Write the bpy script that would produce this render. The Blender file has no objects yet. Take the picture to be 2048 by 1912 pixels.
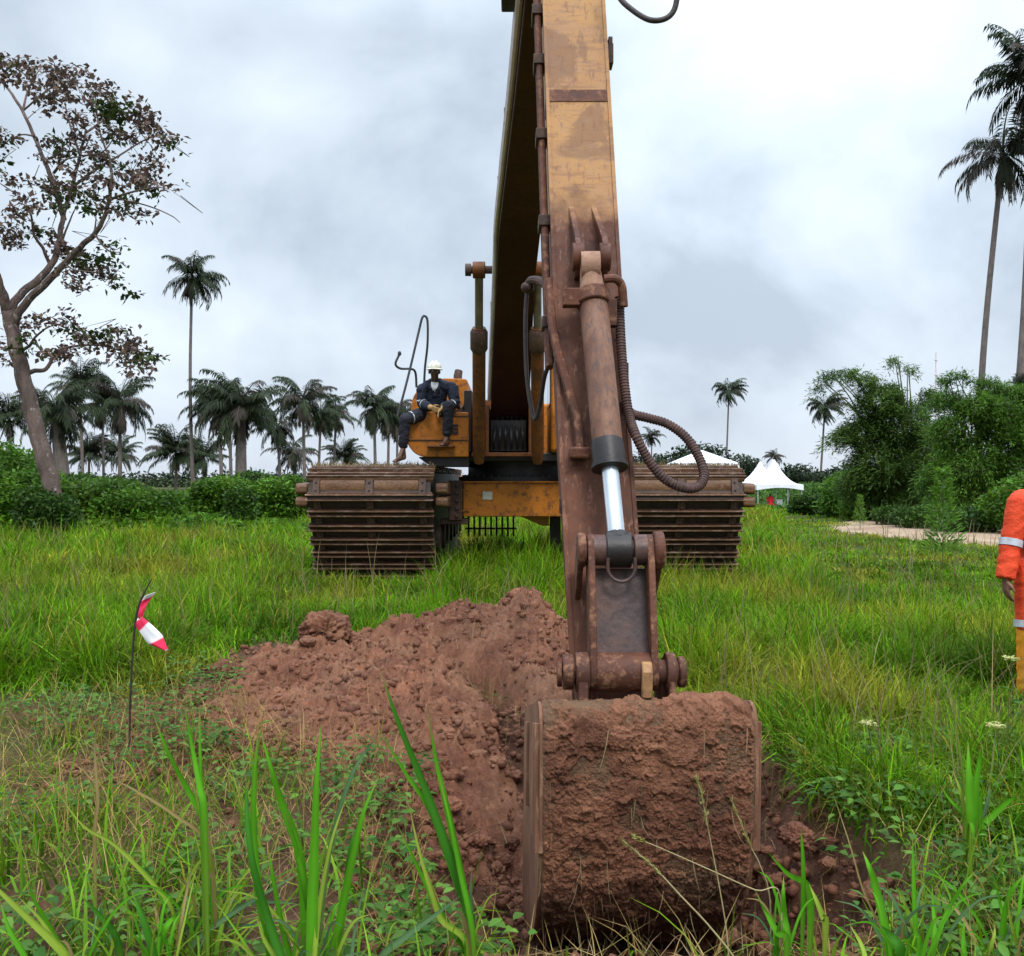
import bpy, bmesh, math, random
import numpy as np
from mathutils import Vector, Matrix
R = math.radians
SC = bpy.context.scene
COL = SC.collection
rng = np.random.default_rng(11)
random.seed(5)

# ------------------------------------------------------------------ camera, world, sun, exposure
F = 1950.0; CX = 1024.0; CY = 956.0; H = 1.6            # focal length / centre of the photo in its own pixels, eye height
cam = bpy.data.cameras.new('camera'); camo = bpy.data.objects.new('camera', cam); COL.objects.link(camo)
camo.location = (0, 0, H); camo.rotation_euler = (R(90), 0, 0)
cam.sensor_width = 36; cam.lens = 36 * F / 2048; cam.clip_start = .05; cam.clip_end = 3000
SC.camera = camo
SC.view_settings.view_transform = 'Standard'; SC.view_settings.look = 'None'
SC.view_settings.exposure = .42; SC.view_settings.gamma = 1
SUN_EL, SUN_AZ = 50, 165
w = bpy.data.worlds.new('World'); SC.world = w; w.use_nodes = True
nt = w.node_tree; nt.nodes.clear(); L = nt.links.new
def N(t, **k):
    n = nt.nodes.new(t)
    for a, b in k.items(): setattr(n, a, b)
    return n
def mathn(op, a, b=None, c=None):
    n = N('ShaderNodeMath', operation=op)
    for i, v in enumerate((a, b, c)):
        if v is None: continue
        if isinstance(v, (int, float)): n.inputs[i].default_value = v
        else: L(v, n.inputs[i])
    return n.outputs[0]
sky = N('ShaderNodeTexSky', sky_type='NISHITA', sun_disc=False)
sky.sun_elevation = R(SUN_EL); sky.sun_rotation = R(SUN_AZ)
tc = N('ShaderNodeTexCoord'); sep = N('ShaderNodeSeparateXYZ'); L(tc.outputs['Generated'], sep.inputs[0])
zc = mathn('MAXIMUM', sep.outputs[2], 0.0)
den = mathn('ADD', zc, 0.75)
comb = N('ShaderNodeCombineXYZ')
L(mathn('DIVIDE', sep.outputs[0], den), comb.inputs[0]); L(mathn('DIVIDE', sep.outputs[1], den), comb.inputs[1])
def wnoise(scale, detail, rough, off, dist=0.):
    mp = N('ShaderNodeMapping'); L(comb.outputs[0], mp.inputs[0]); mp.inputs['Location'].default_value = off
    n = N('ShaderNodeTexNoise'); L(mp.outputs[0], n.inputs['Vector'])
    n.inputs['Scale'].default_value = scale; n.inputs['Detail'].default_value = detail
    n.inputs['Roughness'].default_value = rough; n.inputs['Distortion'].default_value = dist
    return n.outputs['Fac']
n1 = wnoise(2.7, 6, .55, (3.1, 1.4, 0), .3); n2 = wnoise(7.5, 5, .5, (7.7, 2.2, 0), .2)
cl = mathn('ADD', mathn('MULTIPLY', n1, .7), mathn('MULTIPLY', n2, .3))
# brighter break in the cloud, up and to the right
dotx = mathn('SUBTRACT', sep.outputs[0], .26); dotz = mathn('SUBTRACT', sep.outputs[2], .41)
gl = mathn('ADD', mathn('MULTIPLY', dotx, dotx), mathn('MULTIPLY', dotz, dotz))
glow = mathn('MULTIPLY', mathn('POWER', 2.718, mathn('MULTIPLY', gl, -26.)), .10)
cl2 = mathn('ADD', cl, glow)
rp = N('ShaderNodeValToRGB'); L(cl2, rp.inputs[0])
el = rp.color_ramp.elements
el[0].position = .40; el[0].color = (.405, .475, .56, 1)
el[1].position = .655; el[1].color = (.68, .765, .85, 1)
e = el.new(.5); e.color = (.53, .61, .70, 1)
# overcast sky brightens towards the zenith
zen = mathn('ADD', mathn('ADD', 1.0, mathn('MULTIPLY', glow, 3.0)), mathn('MULTIPLY', mathn('POWER', mathn('MAXIMUM', mathn('SUBTRACT', zc, .41), 0.0), 1.2), 7.2))
hz = N('ShaderNodeMix', data_type='RGBA'); hzf = mathn('POWER', mathn('SUBTRACT', 1.0, zc), 14.0)
L(mathn('MULTIPLY', hzf, .55), hz.inputs[0]); L(rp.outputs[0], hz.inputs[6]); hz.inputs[7].default_value = (.545, .58, .665, 1)
vm = N('ShaderNodeVectorMath', operation='SCALE'); L(hz.outputs[2], vm.inputs[0]); L(mathn('MULTIPLY', zen, 10.0), vm.inputs['Scale'])
mx = N('ShaderNodeMix', data_type='RGBA'); mx.inputs[0].default_value = .96
L(sky.outputs[0], mx.inputs[6]); L(vm.outputs[0], mx.inputs[7])
bg = N('ShaderNodeBackground'); bg.inputs[1].default_value = .1; L(mx.outputs[2], bg.inputs[0])
wo = N('ShaderNodeOutputWorld'); L(bg.outputs[0], wo.inputs[0])
sun = bpy.data.lights.new('sun', 'SUN'); sun.energy = 1.5; sun.angle = R(16); sun.color = (1, .95, .88)
suno = bpy.data.objects.new('sun', sun); COL.objects.link(suno)
suno.rotation_euler = (R(90 - SUN_EL), 0, R(180 - SUN_AZ))

def P(x, y, d):                                         # photo pixel at distance d -> point in the place
    return np.array([(x - CX) / F * d, d, H + (CY - y) / F * d])

# ------------------------------------------------------------------ noise in numpy
_perm = np.random.default_rng(3).permutation(512)
_perm = np.concatenate([_perm, _perm, _perm])
_gr = np.random.default_rng(4).uniform(0, 2 * math.pi, 512)
def noise2(x, y):
    x = np.asarray(x, float); y = np.asarray(y, float)
    xi = np.floor(x).astype(int); yi = np.floor(y).astype(int); xf = x - xi; yf = y - yi
    u = xf ** 3 * (xf * (xf * 6 - 15) + 10); v = yf ** 3 * (yf * (yf * 6 - 15) + 10)
    def g(ix, iy, fx, fy):
        a = _gr[_perm[(_perm[ix & 511] + iy) & 511]]
        return np.cos(a) * fx + np.sin(a) * fy
    a = g(xi, yi, xf, yf); b = g(xi + 1, yi, xf - 1, yf); c = g(xi, yi + 1, xf, yf - 1); d = g(xi + 1, yi + 1, xf - 1, yf - 1)
    return ((a * (1 - u) + b * u) * (1 - v) + (c * (1 - u) + d * u) * v) * 1.4
def fbm(x, y, oct=4, gain=.5, ridged=False):
    s = 0; a = 1.; f = 1.; t = 0
    for i in range(oct):
        n = noise2(x * f + 17.3 * i, y * f + 9.1 * i)
        if ridged: n = 1 - 2 * np.abs(n)
        s = s + a * n; t += a; a *= gain; f *= 2.03
    return s / t
def sst(a, b, x):
    t = np.clip((np.asarray(x, float) - a) / (b - a), 0, 1); return t * t * (3 - 2 * t)

# ------------------------------------------------------------------ materials
class MT:
    def __init__(s, name):
        s.m = bpy.data.materials.new(name); s.m.use_nodes = True; s.nt = s.m.node_tree; s.nt.nodes.clear()
        s.out = s.n('ShaderNodeOutputMaterial'); s.b = s.n('ShaderNodeBsdfPrincipled'); s.l(s.b.outputs[0], s.out.inputs[0])
        s.tc = s.n('ShaderNodeTexCoord').outputs['Object']
    def n(s, t, **k):
        n = s.nt.nodes.new(t)
        for a, b in k.items(): setattr(n, a, b)
        return n
    def l(s, a, b): s.nt.links.new(a, b)
    def noise(s, scale, detail=5, rough=.6, stretch=(1, 1, 1), dist=0., off=(0, 0, 0)):
        mp = s.n('ShaderNodeMapping'); s.l(s.tc, mp.inputs[0]); mp.inputs['Scale'].default_value = stretch; mp.inputs['Location'].default_value = off
        n = s.n('ShaderNodeTexNoise'); s.l(mp.outputs[0], n.inputs['Vector'])
        n.inputs['Scale'].default_value = scale; n.inputs['Detail'].default_value = detail; n.inputs['Roughness'].default_value = rough
        n.inputs['Distortion'].default_value = dist
        return n.outputs['Fac']
    def ramp(s, fac, stops, interp='LINEAR'):
        r = s.n('ShaderNodeValToRGB'); s.l(fac, r.inputs[0]); r.color_ramp.interpolation = interp
        el = r.color_ramp.elements
        while len(el) < len(stops): el.new(.5)
        for e, (p, c) in zip(el, stops):
            e.position = p; e.color = (*c, 1) if not isinstance(c, (int, float)) else (c, c, c, 1)
        return r.outputs[0]
    def mix(s, f, a, b, blend='MIX'):
        m = s.n('ShaderNodeMix', data_type='RGBA', blend_type=blend)
        for i, v in ((0, f), (6, a), (7, b)):
            if isinstance(v, tuple): m.inputs[i].default_value = (*v, 1)
            elif isinstance(v, (int, float)): m.inputs[i].default_value = v
            else: s.l(v, m.inputs[i])
        return m.outputs[2]
    def math(s, op, a, b):
        m = s.n('ShaderNodeMath', operation=op)
        for i, v in ((0, a), (1, b)):
            if isinstance(v, (int, float)): m.inputs[i].default_value = v
            else: s.l(v, m.inputs[i])
        return m.outputs[0]
    def bump(s, fac, strength=.5, dist=.02):
        b = s.n('ShaderNodeBump'); b.inputs['Strength'].default_value = strength; b.inputs['Distance'].default_value = dist
        s.l(fac, b.inputs['Height']); s.l(b.outputs[0], s.b.inputs['Normal'])
    def done(s, col, rough=.6, metal=0., spec=.4):
        for k, v in (('Base Color', col), ('Roughness', rough), ('Metallic', metal), ('Specular IOR Level', spec)):
            if isinstance(v, tuple): s.b.inputs[k].default_value = (*v, 1)
            elif isinstance(v, (int, float)): s.b.inputs[k].default_value = v
            else: s.l(v, s.b.inputs[k])
        return s.m

def worn(name, paint, dirt, rust, amount=.5, scale=3., rough=.55, bump=.25, stretch=(1, 1, 1), metal=0., spec=.25):
    m = MT(name)
    a = m.noise(scale, 7, .65, stretch); b = m.noise(scale * 5, 6, .7, stretch, off=(4, 2, 1)); c = m.noise(scale * 22, 3, .6)
    f1 = m.ramp(a, [(amount - .12, 1.), (amount + .12, 0.)])
    f2 = m.ramp(b, [(.51, 0.), (.62, 1.)])
    col = m.mix(f1, paint, dirt); col = m.mix(m.math('MULTIPLY', f2, .75), col, rust)
    col = m.mix(.35, col, m.ramp(c, [(.3, .55), (.7, 1.25)]), 'MULTIPLY')
    m.bump(b, bump, .01)
    return m.done(col, m.ramp(b, [(.3, rough - .08), (.7, rough + .25)]), metal, spec)
def plain(name, c1, c2, scale=6., rough=.7, bump=.2, bdist=.01, metal=0., stretch=(1, 1, 1), spec=.35):
    m = MT(name); a = m.noise(scale, 6, .62, stretch); b = m.noise(scale * 7, 4, .6)
    if bump: m.bump(b, bump, bdist)
    return m.done(m.ramp(a, [(.32, c1), (.68, c2)]), rough, metal, spec)
def leafmat(name, transl=.35, rough=.5, spec=.3):
    m = MT(name); at = m.n('ShaderNodeAttribute', attribute_name='col')
    m.done(at.outputs['Color'], rough, 0., spec)
    t = m.n('ShaderNodeBsdfTranslucent'); m.l(at.outputs['Color'], t.inputs[0])
    ms = m.n('ShaderNodeMixShader'); ms.inputs[0].default_value = transl
    m.l(m.b.outputs[0], ms.inputs[1]); m.l(t.outputs[0], ms.inputs[2]); m.l(ms.outputs[0], m.out.inputs[0])
    return m.m

MAT = {}
MAT['leaf'] = leafmat('leaf', .35, .5, .16); MAT['grass'] = leafmat('grass_blade', .27, .6, .06)
MAT['dryleaf'] = leafmat('tree_leaf', .2, .6, .1)
MAT['orange'] = worn('orange_paint', (.44, .142, .010), (.30, .10, .014), (.10, .045, .025), .44, 2.2, .45, .15)
MAT['orange_dull'] = worn('dull_orange_paint', (.18, .058, .012), (.09, .034, .014), (.05, .022, .013), .48, 3., .5, .2)
MAT['rust'] = worn('rusty_steel', (.14, .05, .028), (.07, .028, .018), (.26, .13, .075), .5, 4., .6, .45)
MAT['darkrust'] = worn('dark_rusty_steel', (.055, .034, .028), (.085, .047, .034), (.16, .085, .055), .5, 5., .5, .35)
MAT['linksteel'] = worn('worn_link_steel', (.06, .04, .038), (.13, .062, .045), (.05, .035, .032), .48, 4., .38, .3)
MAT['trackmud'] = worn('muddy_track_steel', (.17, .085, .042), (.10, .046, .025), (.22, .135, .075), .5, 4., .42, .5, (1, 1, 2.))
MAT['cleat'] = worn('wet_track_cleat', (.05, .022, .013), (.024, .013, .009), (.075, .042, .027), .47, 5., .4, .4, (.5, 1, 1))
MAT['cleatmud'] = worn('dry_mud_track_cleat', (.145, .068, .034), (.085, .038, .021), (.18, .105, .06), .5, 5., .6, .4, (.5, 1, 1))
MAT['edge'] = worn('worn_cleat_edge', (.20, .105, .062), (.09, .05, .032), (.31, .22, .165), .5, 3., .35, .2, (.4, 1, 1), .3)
MAT['hull'] = plain('dark_pontoon_steel', (.022, .014, .012), (.05, .03, .024), 5, .55, .4)
MAT['black'] = plain('black_grease_steel', (.012, .010, .010), (.03, .023, .02), 6, .45, .2)
MAT['rubber'] = plain('rubber_hose', (.025, .02, .02), (.06, .042, .038), 14, .55, .3)
MAT['hoseguard'] = worn('dusty_spiral_hose', (.055, .033, .03), (.095, .05, .042), (.13, .075, .06), .5, 6., .6, .4)
MAT['chrome'] = plain('chrome_rod', (.62, .66, .72), (.80, .84, .9), 3, .22, 0, metal=.75)
MAT['pipe'] = plain('dark_handrail', (.03, .032, .036), (.055, .055, .06), 12, .5, .1)
MAT['glass'] = plain('cab_glass', (.03, .035, .04), (.05, .055, .06), 2, .08, 0, spec=.8)
MAT['plate'] = plain('plate_grey', (.40, .38, .30), (.52, .50, .42), 20, .5, .1)
MAT['silver'] = plain('grey_steel_line', (.62, .50, .55), (.78, .66, .70), 8, .5, .1)
MAT['boomdark'] = worn('boom_paint', (.07, .018, .011), (.045, .012, .009), (.06, .022, .014), .5, 2.5, .5, .2)
MAT['yellow'] = plain('yellow_paint', (.50, .22, .02), (.60, .28, .03), 4, .5, .1)
def soilmat(name, dark, light, tan, scale=3.):
    m = MT(name); a = m.noise(scale, 8, .7); b = m.noise(scale * 9, 8, .75); c = m.noise(scale * .6, 3, .5, off=(3, 3, 3))
    col = m.mix(m.ramp(a, [(.32, 0.), (.7, 1.)]), dark, light)
    col = m.mix(m.math('MULTIPLY', m.ramp(c, [(.5, 0.), (.7, 1.)]), .55), col, tan)
    col = m.mix(.55, col, m.ramp(b, [(.3, .6), (.7, 1.35)]), 'MULTIPLY')
    b2 = m.noise(scale * 26, 5, .7); hh = m.math('ADD', b, m.math('MULTIPLY', b2, .5)); m.bump(hh, .8, .035)
    return m.done(col, m.ramp(a, [(.3, .6), (.7, .95)]), 0, .2)
MAT['soil'] = soilmat('red_brown_soil', (.125, .049, .030), (.34, .145, .082), (.38, .20, .115))
MAT['mud'] = soilmat('bucket_mud', (.072, .028, .018), (.20, .080, .042), (.20, .125, .075), 2.6)
MAT['clay'] = soilmat('clod_soil', (.12, .047, .030), (.32, .137, .078), (.36, .19, .11), 5.)
m = MT('dried_mud_crust'); at = m.n('ShaderNodeAttribute', attribute_name='thick'); a = m.noise(2.4, 8, .7); b = m.noise(26, 8, .75); c = m.noise(1.3, 4, .6, off=(3, 3, 3)); d = m.noise(4.5, 6, .7, off=(1, 7, 3))
col = m.mix(m.ramp(a, [(.36, 0.), (.64, 1.)]), (.16, .064, .038), (.41, .185, .105)); col = m.mix(m.math('MULTIPLY', m.ramp(c, [(.52, 0.), (.62, 1.)]), .7), col, (.32, .19, .105))
col = m.mix(m.math('MULTIPLY', m.ramp(d, [(.56, 0.), (.64, 1.)]), .5), col, (.08, .034, .024))
col = m.mix(m.math('MULTIPLY', m.ramp(at.outputs['Fac'], [(.0, 1.), (.10, 0.)]), .7), col, (.20, .125, .075))
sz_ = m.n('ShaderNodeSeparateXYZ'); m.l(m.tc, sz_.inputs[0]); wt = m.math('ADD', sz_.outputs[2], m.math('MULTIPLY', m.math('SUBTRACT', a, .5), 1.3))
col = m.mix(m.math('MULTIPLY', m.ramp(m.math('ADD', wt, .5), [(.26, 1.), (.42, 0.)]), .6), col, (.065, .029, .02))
col = m.mix(.5, col, m.ramp(b, [(.3, .6), (.7, 1.35)]), 'MULTIPLY'); m.bump(m.math('ADD', b, m.math('MULTIPLY', m.noise(80, 4, .7), .6)), 1., .03)
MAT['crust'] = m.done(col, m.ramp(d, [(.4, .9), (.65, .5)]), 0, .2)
m = MT('ground_soil'); at = m.n('ShaderNodeAttribute', attribute_name='soil')
a = m.noise(2.2, 8, .7); b = m.noise(24, 7, .75); c = m.noise(.5, 3, .5)
soilc = m.mix(m.ramp(a, [(.32, 0.), (.7, 1.)]), (.12, .055, .036), (.29, .145, .088))
grs = m.mix(m.ramp(c, [(.35, 0.), (.65, 1.)]), (.035, .055, .012), (.085, .085, .022))
col = m.mix(at.outputs['Fac'], grs, soilc)
col = m.mix(.5, col, m.ramp(b, [(.3, .6), (.7, 1.35)]), 'MULTIPLY'); m.bump(m.math('ADD', b, m.math('MULTIPLY', m.noise(75, 4, .7), .5)), 1., .05)
MAT['ground'] = m.done(col, .9, 0, .2)
m = MT('sandy_path'); a = m.noise(.8, 7, .65, (1, 1, 1)); b = m.noise(9, 5, .7)
MAT['path'] = m.done(m.mix(.4, m.ramp(a, [(.35, (.23, .15, .095)), (.65, (.40, .29, .20))]), m.ramp(b, [(.3, .7), (.7, 1.2)]), 'MULTIPLY'), .95, 0, .2)
# stick paint: tan paint above, bare rusty and mud-stained steel below, scrapes across
m = MT('worn_tan_stick_paint'); sx = m.n('ShaderNodeSeparateXYZ'); m.l(m.tc, sx.inputs[0])
a = m.noise(2.4, 7, .65); b = m.noise(14, 6, .7); s_ = m.noise(5, 6, .7, (1., 1., 7.)); v_ = m.noise(7, 6, .75, (4, 4, .35)); g = m.noise(26, 4, .7, (3, 3, .6), off=(2, 5, 1))
paint = m.mix(m.ramp(a, [(.35, 0.), (.65, 1.)]), (.43, .225, .082), (.35, .18, .088))
paint = m.mix(m.math('MULTIPLY', m.ramp(s_, [(.53, 0.), (.61, 1.)]), .6), paint, (.25, .125, .07))
paint = m.mix(m.math('MULTIPLY', m.ramp(v_, [(.54, 0.), (.63, 1.)]), .65), paint, (.20, .10, .065))
w_ = m.noise(1.1, 6, .6, (1.5, 1.5, .8), .8, (8, 1, 4)); paint = m.mix(m.math('MULTIPLY', m.ramp(w_, [(.58, 0.), (.61, 1.)]), .6), paint, (.17, .085, .05))
paint = m.mix(m.ramp(g, [(.66, 0.), (.69, 1.)]), paint, (.10, .055, .045))
rst = m.mix(m.ramp(a, [(.36, 0.), (.64, 1.)]), (.068, .026, .017), (.155, .057, .030))
rst = m.mix(m.math('MULTIPLY', m.ramp(v_, [(.55, 0.), (.63, 1.)]), .7), rst, (.26, .125, .078))
rst = m.mix(m.math('MULTIPLY', m.ramp(b, [(.58, 0.), (.66, 1.)]), .7), rst, (.045, .020, .016))
zz = m.math('ADD', sx.outputs[2], m.math('MULTIPLY', m.math('SUBTRACT', a, .5), 1.0))
band = m.ramp(m.math('DIVIDE', zz, 6.), [(3.0 / 6, 0.), (3.2 / 6, 1.)])
col = m.mix(band, rst, paint); col = m.mix(.3, col, m.ramp(b, [(.3, .65), (.7, 1.25)]), 'MULTIPLY')
m.bump(b, .3, .008)
MAT['stick'] = m.done(col, m.ramp(b, [(.3, .5), (.7, .8)]), 0, .25)
m = MT('bark'); a = m.noise(3, 7, .65, (1, 1, .4)); b = m.noise(5, 5, .7, (1, 1, .7))
col = m.mix(m.ramp(a, [(.35, 0.), (.65, 1.)]), (.095, .065, .058), (.20, .145, .125)); col = m.mix(m.ramp(b, [(.6, 0.), (.66, 1.)]), col, (.36, .33, .31))
m.bump(m.math('ADD', a, m.noise(18, 5, .7, (1, 1, .3))), 1., .08); MAT['bark'] = m.done(col, .9, 0, .2)
MAT['palmbark'] = plain('palm_bark', (.10, .08, .075), (.19, .155, .14), 3, .9, .6, .05, stretch=(1, 1, .5))
MAT['culm'] = plain('bamboo_culm', (.06, .08, .025), (.14, .14, .06), 3, .5, .1)
MAT['canvas'] = plain('white_canvas', (.72, .74, .78), (.86, .87, .9), 1.5, .7, .1)
MAT['metal'] = plain('grey_metal', (.25, .25, .26), (.4, .4, .42), 5, .5, .1)
MAT['plastic'] = plain('white_plastic', (.7, .7, .7), (.8, .8, .8), 5, .4, 0)
MAT['skin'] = plain('dark_skin', (.07, .033, .022), (.115, .058, .038), 10, .5, .1)
MAT['skin2'] = plain('brown_skin', (.17, .08, .055), (.25, .125, .085), 10, .5, .1)
MAT['navy'] = plain('navy_cloth', (.008, .011, .022), (.02, .025, .045), 12, .85, .4)
MAT['trousers'] = plain('dark_trousers', (.010, .010, .016), (.022, .022, .033), 12, .85, .4)
MAT['shirt'] = plain('white_shirt', (.60, .60, .62), (.75, .75, .78), 15, .8, .3)
MAT['helmet'] = plain('cream_hard_hat', (.58, .56, .45), (.74, .72, .62), 6, .4, .1)
MAT['glove'] = plain('tan_glove', (.34, .19, .075), (.46, .27, .11), 18, .8, .3)
MAT['reflect'] = plain('reflective_tape', (.36, .38, .42), (.55, .57, .6), 20, .35, .1)
MAT['coverall'] = plain('orange_red_coverall', (.62, .045, .012), (.78, .075, .018), 7, .75, .5, .02)
MAT['legcloth'] = plain('yellow_orange_cloth', (.80, .27, .012), (.9, .35, .02), 7, .75, .4, .02)
MAT['hair'] = plain('black_hair', (.008, .007, .006), (.015, .013, .012), 30, .8, .3)
MAT['eye'] = plain('eye_white', (.5, .48, .45), (.55, .53, .5), 5, .3, 0)
MAT['boot'] = plain('black_boot', (.015, .013, .012), (.03, .026, .022), 9, .5, .3)
MAT['red'] = plain('red_cloth', (.45, .012, .02), (.6, .02, .03), 8, .8, .2)
m = MT('barrier_tape'); at = m.n('ShaderNodeAttribute', attribute_name='col')
MAT['tape'] = m.done(at.outputs['Color'], .7, 0, .2)
MAT['stake'] = plain('rusty_rod', (.02, .015, .013), (.045, .03, .025), 20, .7, .2)

# ------------------------------------------------------------------ mesh helpers
def frame(t):
    t = np.array(t, float); t /= np.linalg.norm(t)
    up = np.array([0, 0, 1.]) if abs(t[2]) < .95 else np.array([0, 1., 0])
    a = np.cross(t, up); a /= np.linalg.norm(a); return a, np.cross(a, t)
class MB:
    def __init__(s): s.v = []; s.f = []; s.cut = []
    def add(s, v, f):
        s.cut.append((len(s.v), len(s.f))); o = len(s.v); s.v += [tuple(map(float, p)) for p in v]; s.f += [tuple(i + o for i in q) for q in f]; return s
    def loft(s, rings, cap=True, closed=True):
        n = len(rings[0]); v = [p for r in rings for p in r]; f = []
        for i in range(len(rings) - 1):
            for j in range(n if closed else n - 1):
                a = i * n + j; b = i * n + (j + 1) % n; f.append((a, b, b + n, a + n))
        if cap: f.append(tuple(range(n - 1, -1, -1))); f.append(tuple((len(rings) - 1) * n + j for j in range(n)))
        return s.add(v, f)
    def box(s, x0, x1, y0, y1, z0, z1):
        return s.loft([[(x0, y0, z), (x1, y0, z), (x1, y1, z), (x0, y1, z)] for z in (z0, z1)])
    def tube(s, pts, r, n=10, cap=True):
        pts = [np.array(p, float) for p in pts]; rr = r if isinstance(r, (list, tuple, np.ndarray)) else [r] * len(pts)
        rings = []; a = None
        for i, p in enumerate(pts):
            t = pts[min(i + 1, len(pts) - 1)] - pts[max(i - 1, 0)]; t = t / np.linalg.norm(t)
            if a is None: a, b = frame(t)
            else:
                a = a - t * a.dot(t); a /= np.linalg.norm(a); b = np.cross(a, t)
            rings.append([p + rr[i] * (math.cos(k * 2 * math.pi / n) * a + math.sin(k * 2 * math.pi / n) * b) for k in range(n)])
        return s.loft(rings, cap)
    def cyl(s, p0, p1, r0, r1=None, n=20): return s.tube([p0, p1], [r0, r0 if r1 is None else r1], n)
    def prism(s, poly, axis, a0, a1):                     # poly in the other two axes
        def pt(u, v, a): return (a, u, v) if axis == 'x' else ((u, a, v) if axis == 'y' else (u, v, a))
        return s.loft([[pt(u, v, a) for u, v in poly] for a in (a0, a1)])
    def capsule(s, p0, r0, p1, r1, n=14, hemi=4):
        p0 = np.array(p0, float); p1 = np.array(p1, float); t = p1 - p0; ln = np.linalg.norm(t)
        t = t / ln if ln > 1e-6 else np.array([0, 0, 1.]); pts = []; rr = []
        for k in range(hemi + 1):
            a = math.pi / 2 * (1 - k / hemi); pts.append(p0 - t * r0 * math.sin(a)); rr.append(max(r0 * math.cos(a), r0 * .02))
        for k in range(hemi + 1):
            a = math.pi / 2 * k / hemi; pts.append(p1 + t * r1 * math.sin(a)); rr.append(max(r1 * math.cos(a), r1 * .02))
        a, b = frame(t); rings = [[p + r * (math.cos(k * 2 * math.pi / n) * a + math.sin(k * 2 * math.pi / n) * b) for k in range(n)] for p, r in zip(pts, rr)]
        return s.loft(rings)
    def ell(s, c, rx, ry, rz, n=18, m=10, rot=None):
        rings = []
        for i in range(m + 1):
            a = -math.pi / 2 + math.pi * i / m; q = max(math.cos(a), .03)
            ring = [np.array([rx * q * math.cos(k * 2 * math.pi / n), ry * q * math.sin(k * 2 * math.pi / n), rz * math.sin(a)]) for k in range(n)]
            if rot is not None: ring = [np.array(rot @ Vector(p)) for p in ring]
            rings.append([p + np.array(c) for p in ring])
        return s.loft(rings)
WORLD = {}
def setp(o, label=None, cat=None, group=None, kind=None):
    for k, v in (('label', label), ('category', cat), ('group', group), ('kind', kind)):
        if v: o[k] = v
    return o
def thing(name, loc, label, cat, group=None):
    o = bpy.data.objects.new(name, None); o.location = loc; COL.objects.link(o); o.empty_display_size = .2
    WORLD[o.name] = np.array(loc, float); return setp(o, label, cat, group)
def link(name, me, mat, parent=None, origin=None):
    me.materials.append(MAT[mat] if isinstance(mat, str) else mat)
    o = bpy.data.objects.new(name, me); COL.objects.link(o)
    W = WORLD[parent.name] if parent is not None else np.array(origin if origin is not None else (0, 0, 0), float)
    n = len(me.vertices); co = np.empty(n * 3, np.float32); me.vertices.foreach_get('co', co)
    co = co.reshape(-1, 3) - W.astype(np.float32); me.vertices.foreach_set('co', co.ravel()); me.update()
    if parent is not None: o.parent = parent
    else: o.location = W
    WORLD[o.name] = W
    return o
def fixn(me):
    bm = bmesh.new(); bm.from_mesh(me); bmesh.ops.recalc_face_normals(bm, faces=bm.faces); bm.to_mesh(me); bm.free()
def obj(name, mb, mat, parent=None, origin=None, bevel=0., smooth=True, ang=35, label=None, segs=2):
    me = bpy.data.meshes.new(name); me.from_pydata(mb.v, [], mb.f); fixn(me)
    if smooth:
        me.polygons.foreach_set('use_smooth', [True] * len(me.polygons)); me.set_sharp_from_angle(angle=R(ang))
    o = link(name, me, mat, parent, origin)
    if bevel:
        b = o.modifiers.new('bevel', 'BEVEL'); b.width = bevel; b.segments = segs; b.limit_method = 'ANGLE'; b.angle_limit = R(40)
    if label: o['label'] = label
    return o
def objs(name, mb, mat, parent, k=1, **kw):               # one object for every K shapes of the builder
    cut = mb.cut + [(len(mb.v), len(mb.f))]
    for i in range(0, len(mb.cut), k):
        (v0, f0), (v1, f1) = cut[i], cut[min(i + k, len(cut) - 1)]; q = MB(); q.v = mb.v[v0:v1]; q.f = [tuple(j - v0 for j in f) for f in mb.f[f0:f1]]; obj(name, q, mat, parent, **kw)
def npmesh(name, verts, faces, cols=None, smooth=False, attr='col'):
    """verts Nx3, faces MxK (uniform K)"""
    me = bpy.data.meshes.new(name); k = faces.shape[1]
    me.vertices.add(len(verts)); me.vertices.foreach_set('co', np.asarray(verts, np.float32).ravel())
    me.loops.add(faces.size); me.loops.foreach_set('vertex_index', faces.astype(np.int32).ravel())
    me.polygons.add(len(faces)); me.polygons.foreach_set('loop_start', np.arange(0, faces.size, k, dtype=np.int32))
    if smooth: me.polygons.foreach_set('use_smooth', np.ones(len(faces), bool))
    if cols is not None:
        cols = np.asarray(cols)
        if cols.ndim == 1:
            at = me.attributes.new(attr, 'FLOAT', 'POINT'); at.data.foreach_set('value', cols.astype(np.float32))
        else:
            at = me.attributes.new(attr, 'FLOAT_COLOR', 'POINT')
            c4 = np.ones((len(cols), 4), np.float32); c4[:, :3] = cols; at.data.foreach_set('color', c4.ravel())
    me.update(calc_edges=True); return me
class LF:                                                 # gathers leaf quads / blades with a colour for each vertex
    def __init__(s): s.v = []; s.f = []; s.c = []; s.n = 0
    def add(s, v, f, c): s.v.append(v); s.f.append(f + s.n); s.c.append(c); s.n += len(v); return s
    def obj(s, name, mat, parent=None, origin=None):
        me = npmesh(name, np.concatenate(s.v), np.concatenate(s.f), np.concatenate(s.c)); return link(name, me, mat, parent, origin)
def unit(a): return a / np.maximum(np.linalg.norm(a, axis=1, keepdims=True), 1e-9)
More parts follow.
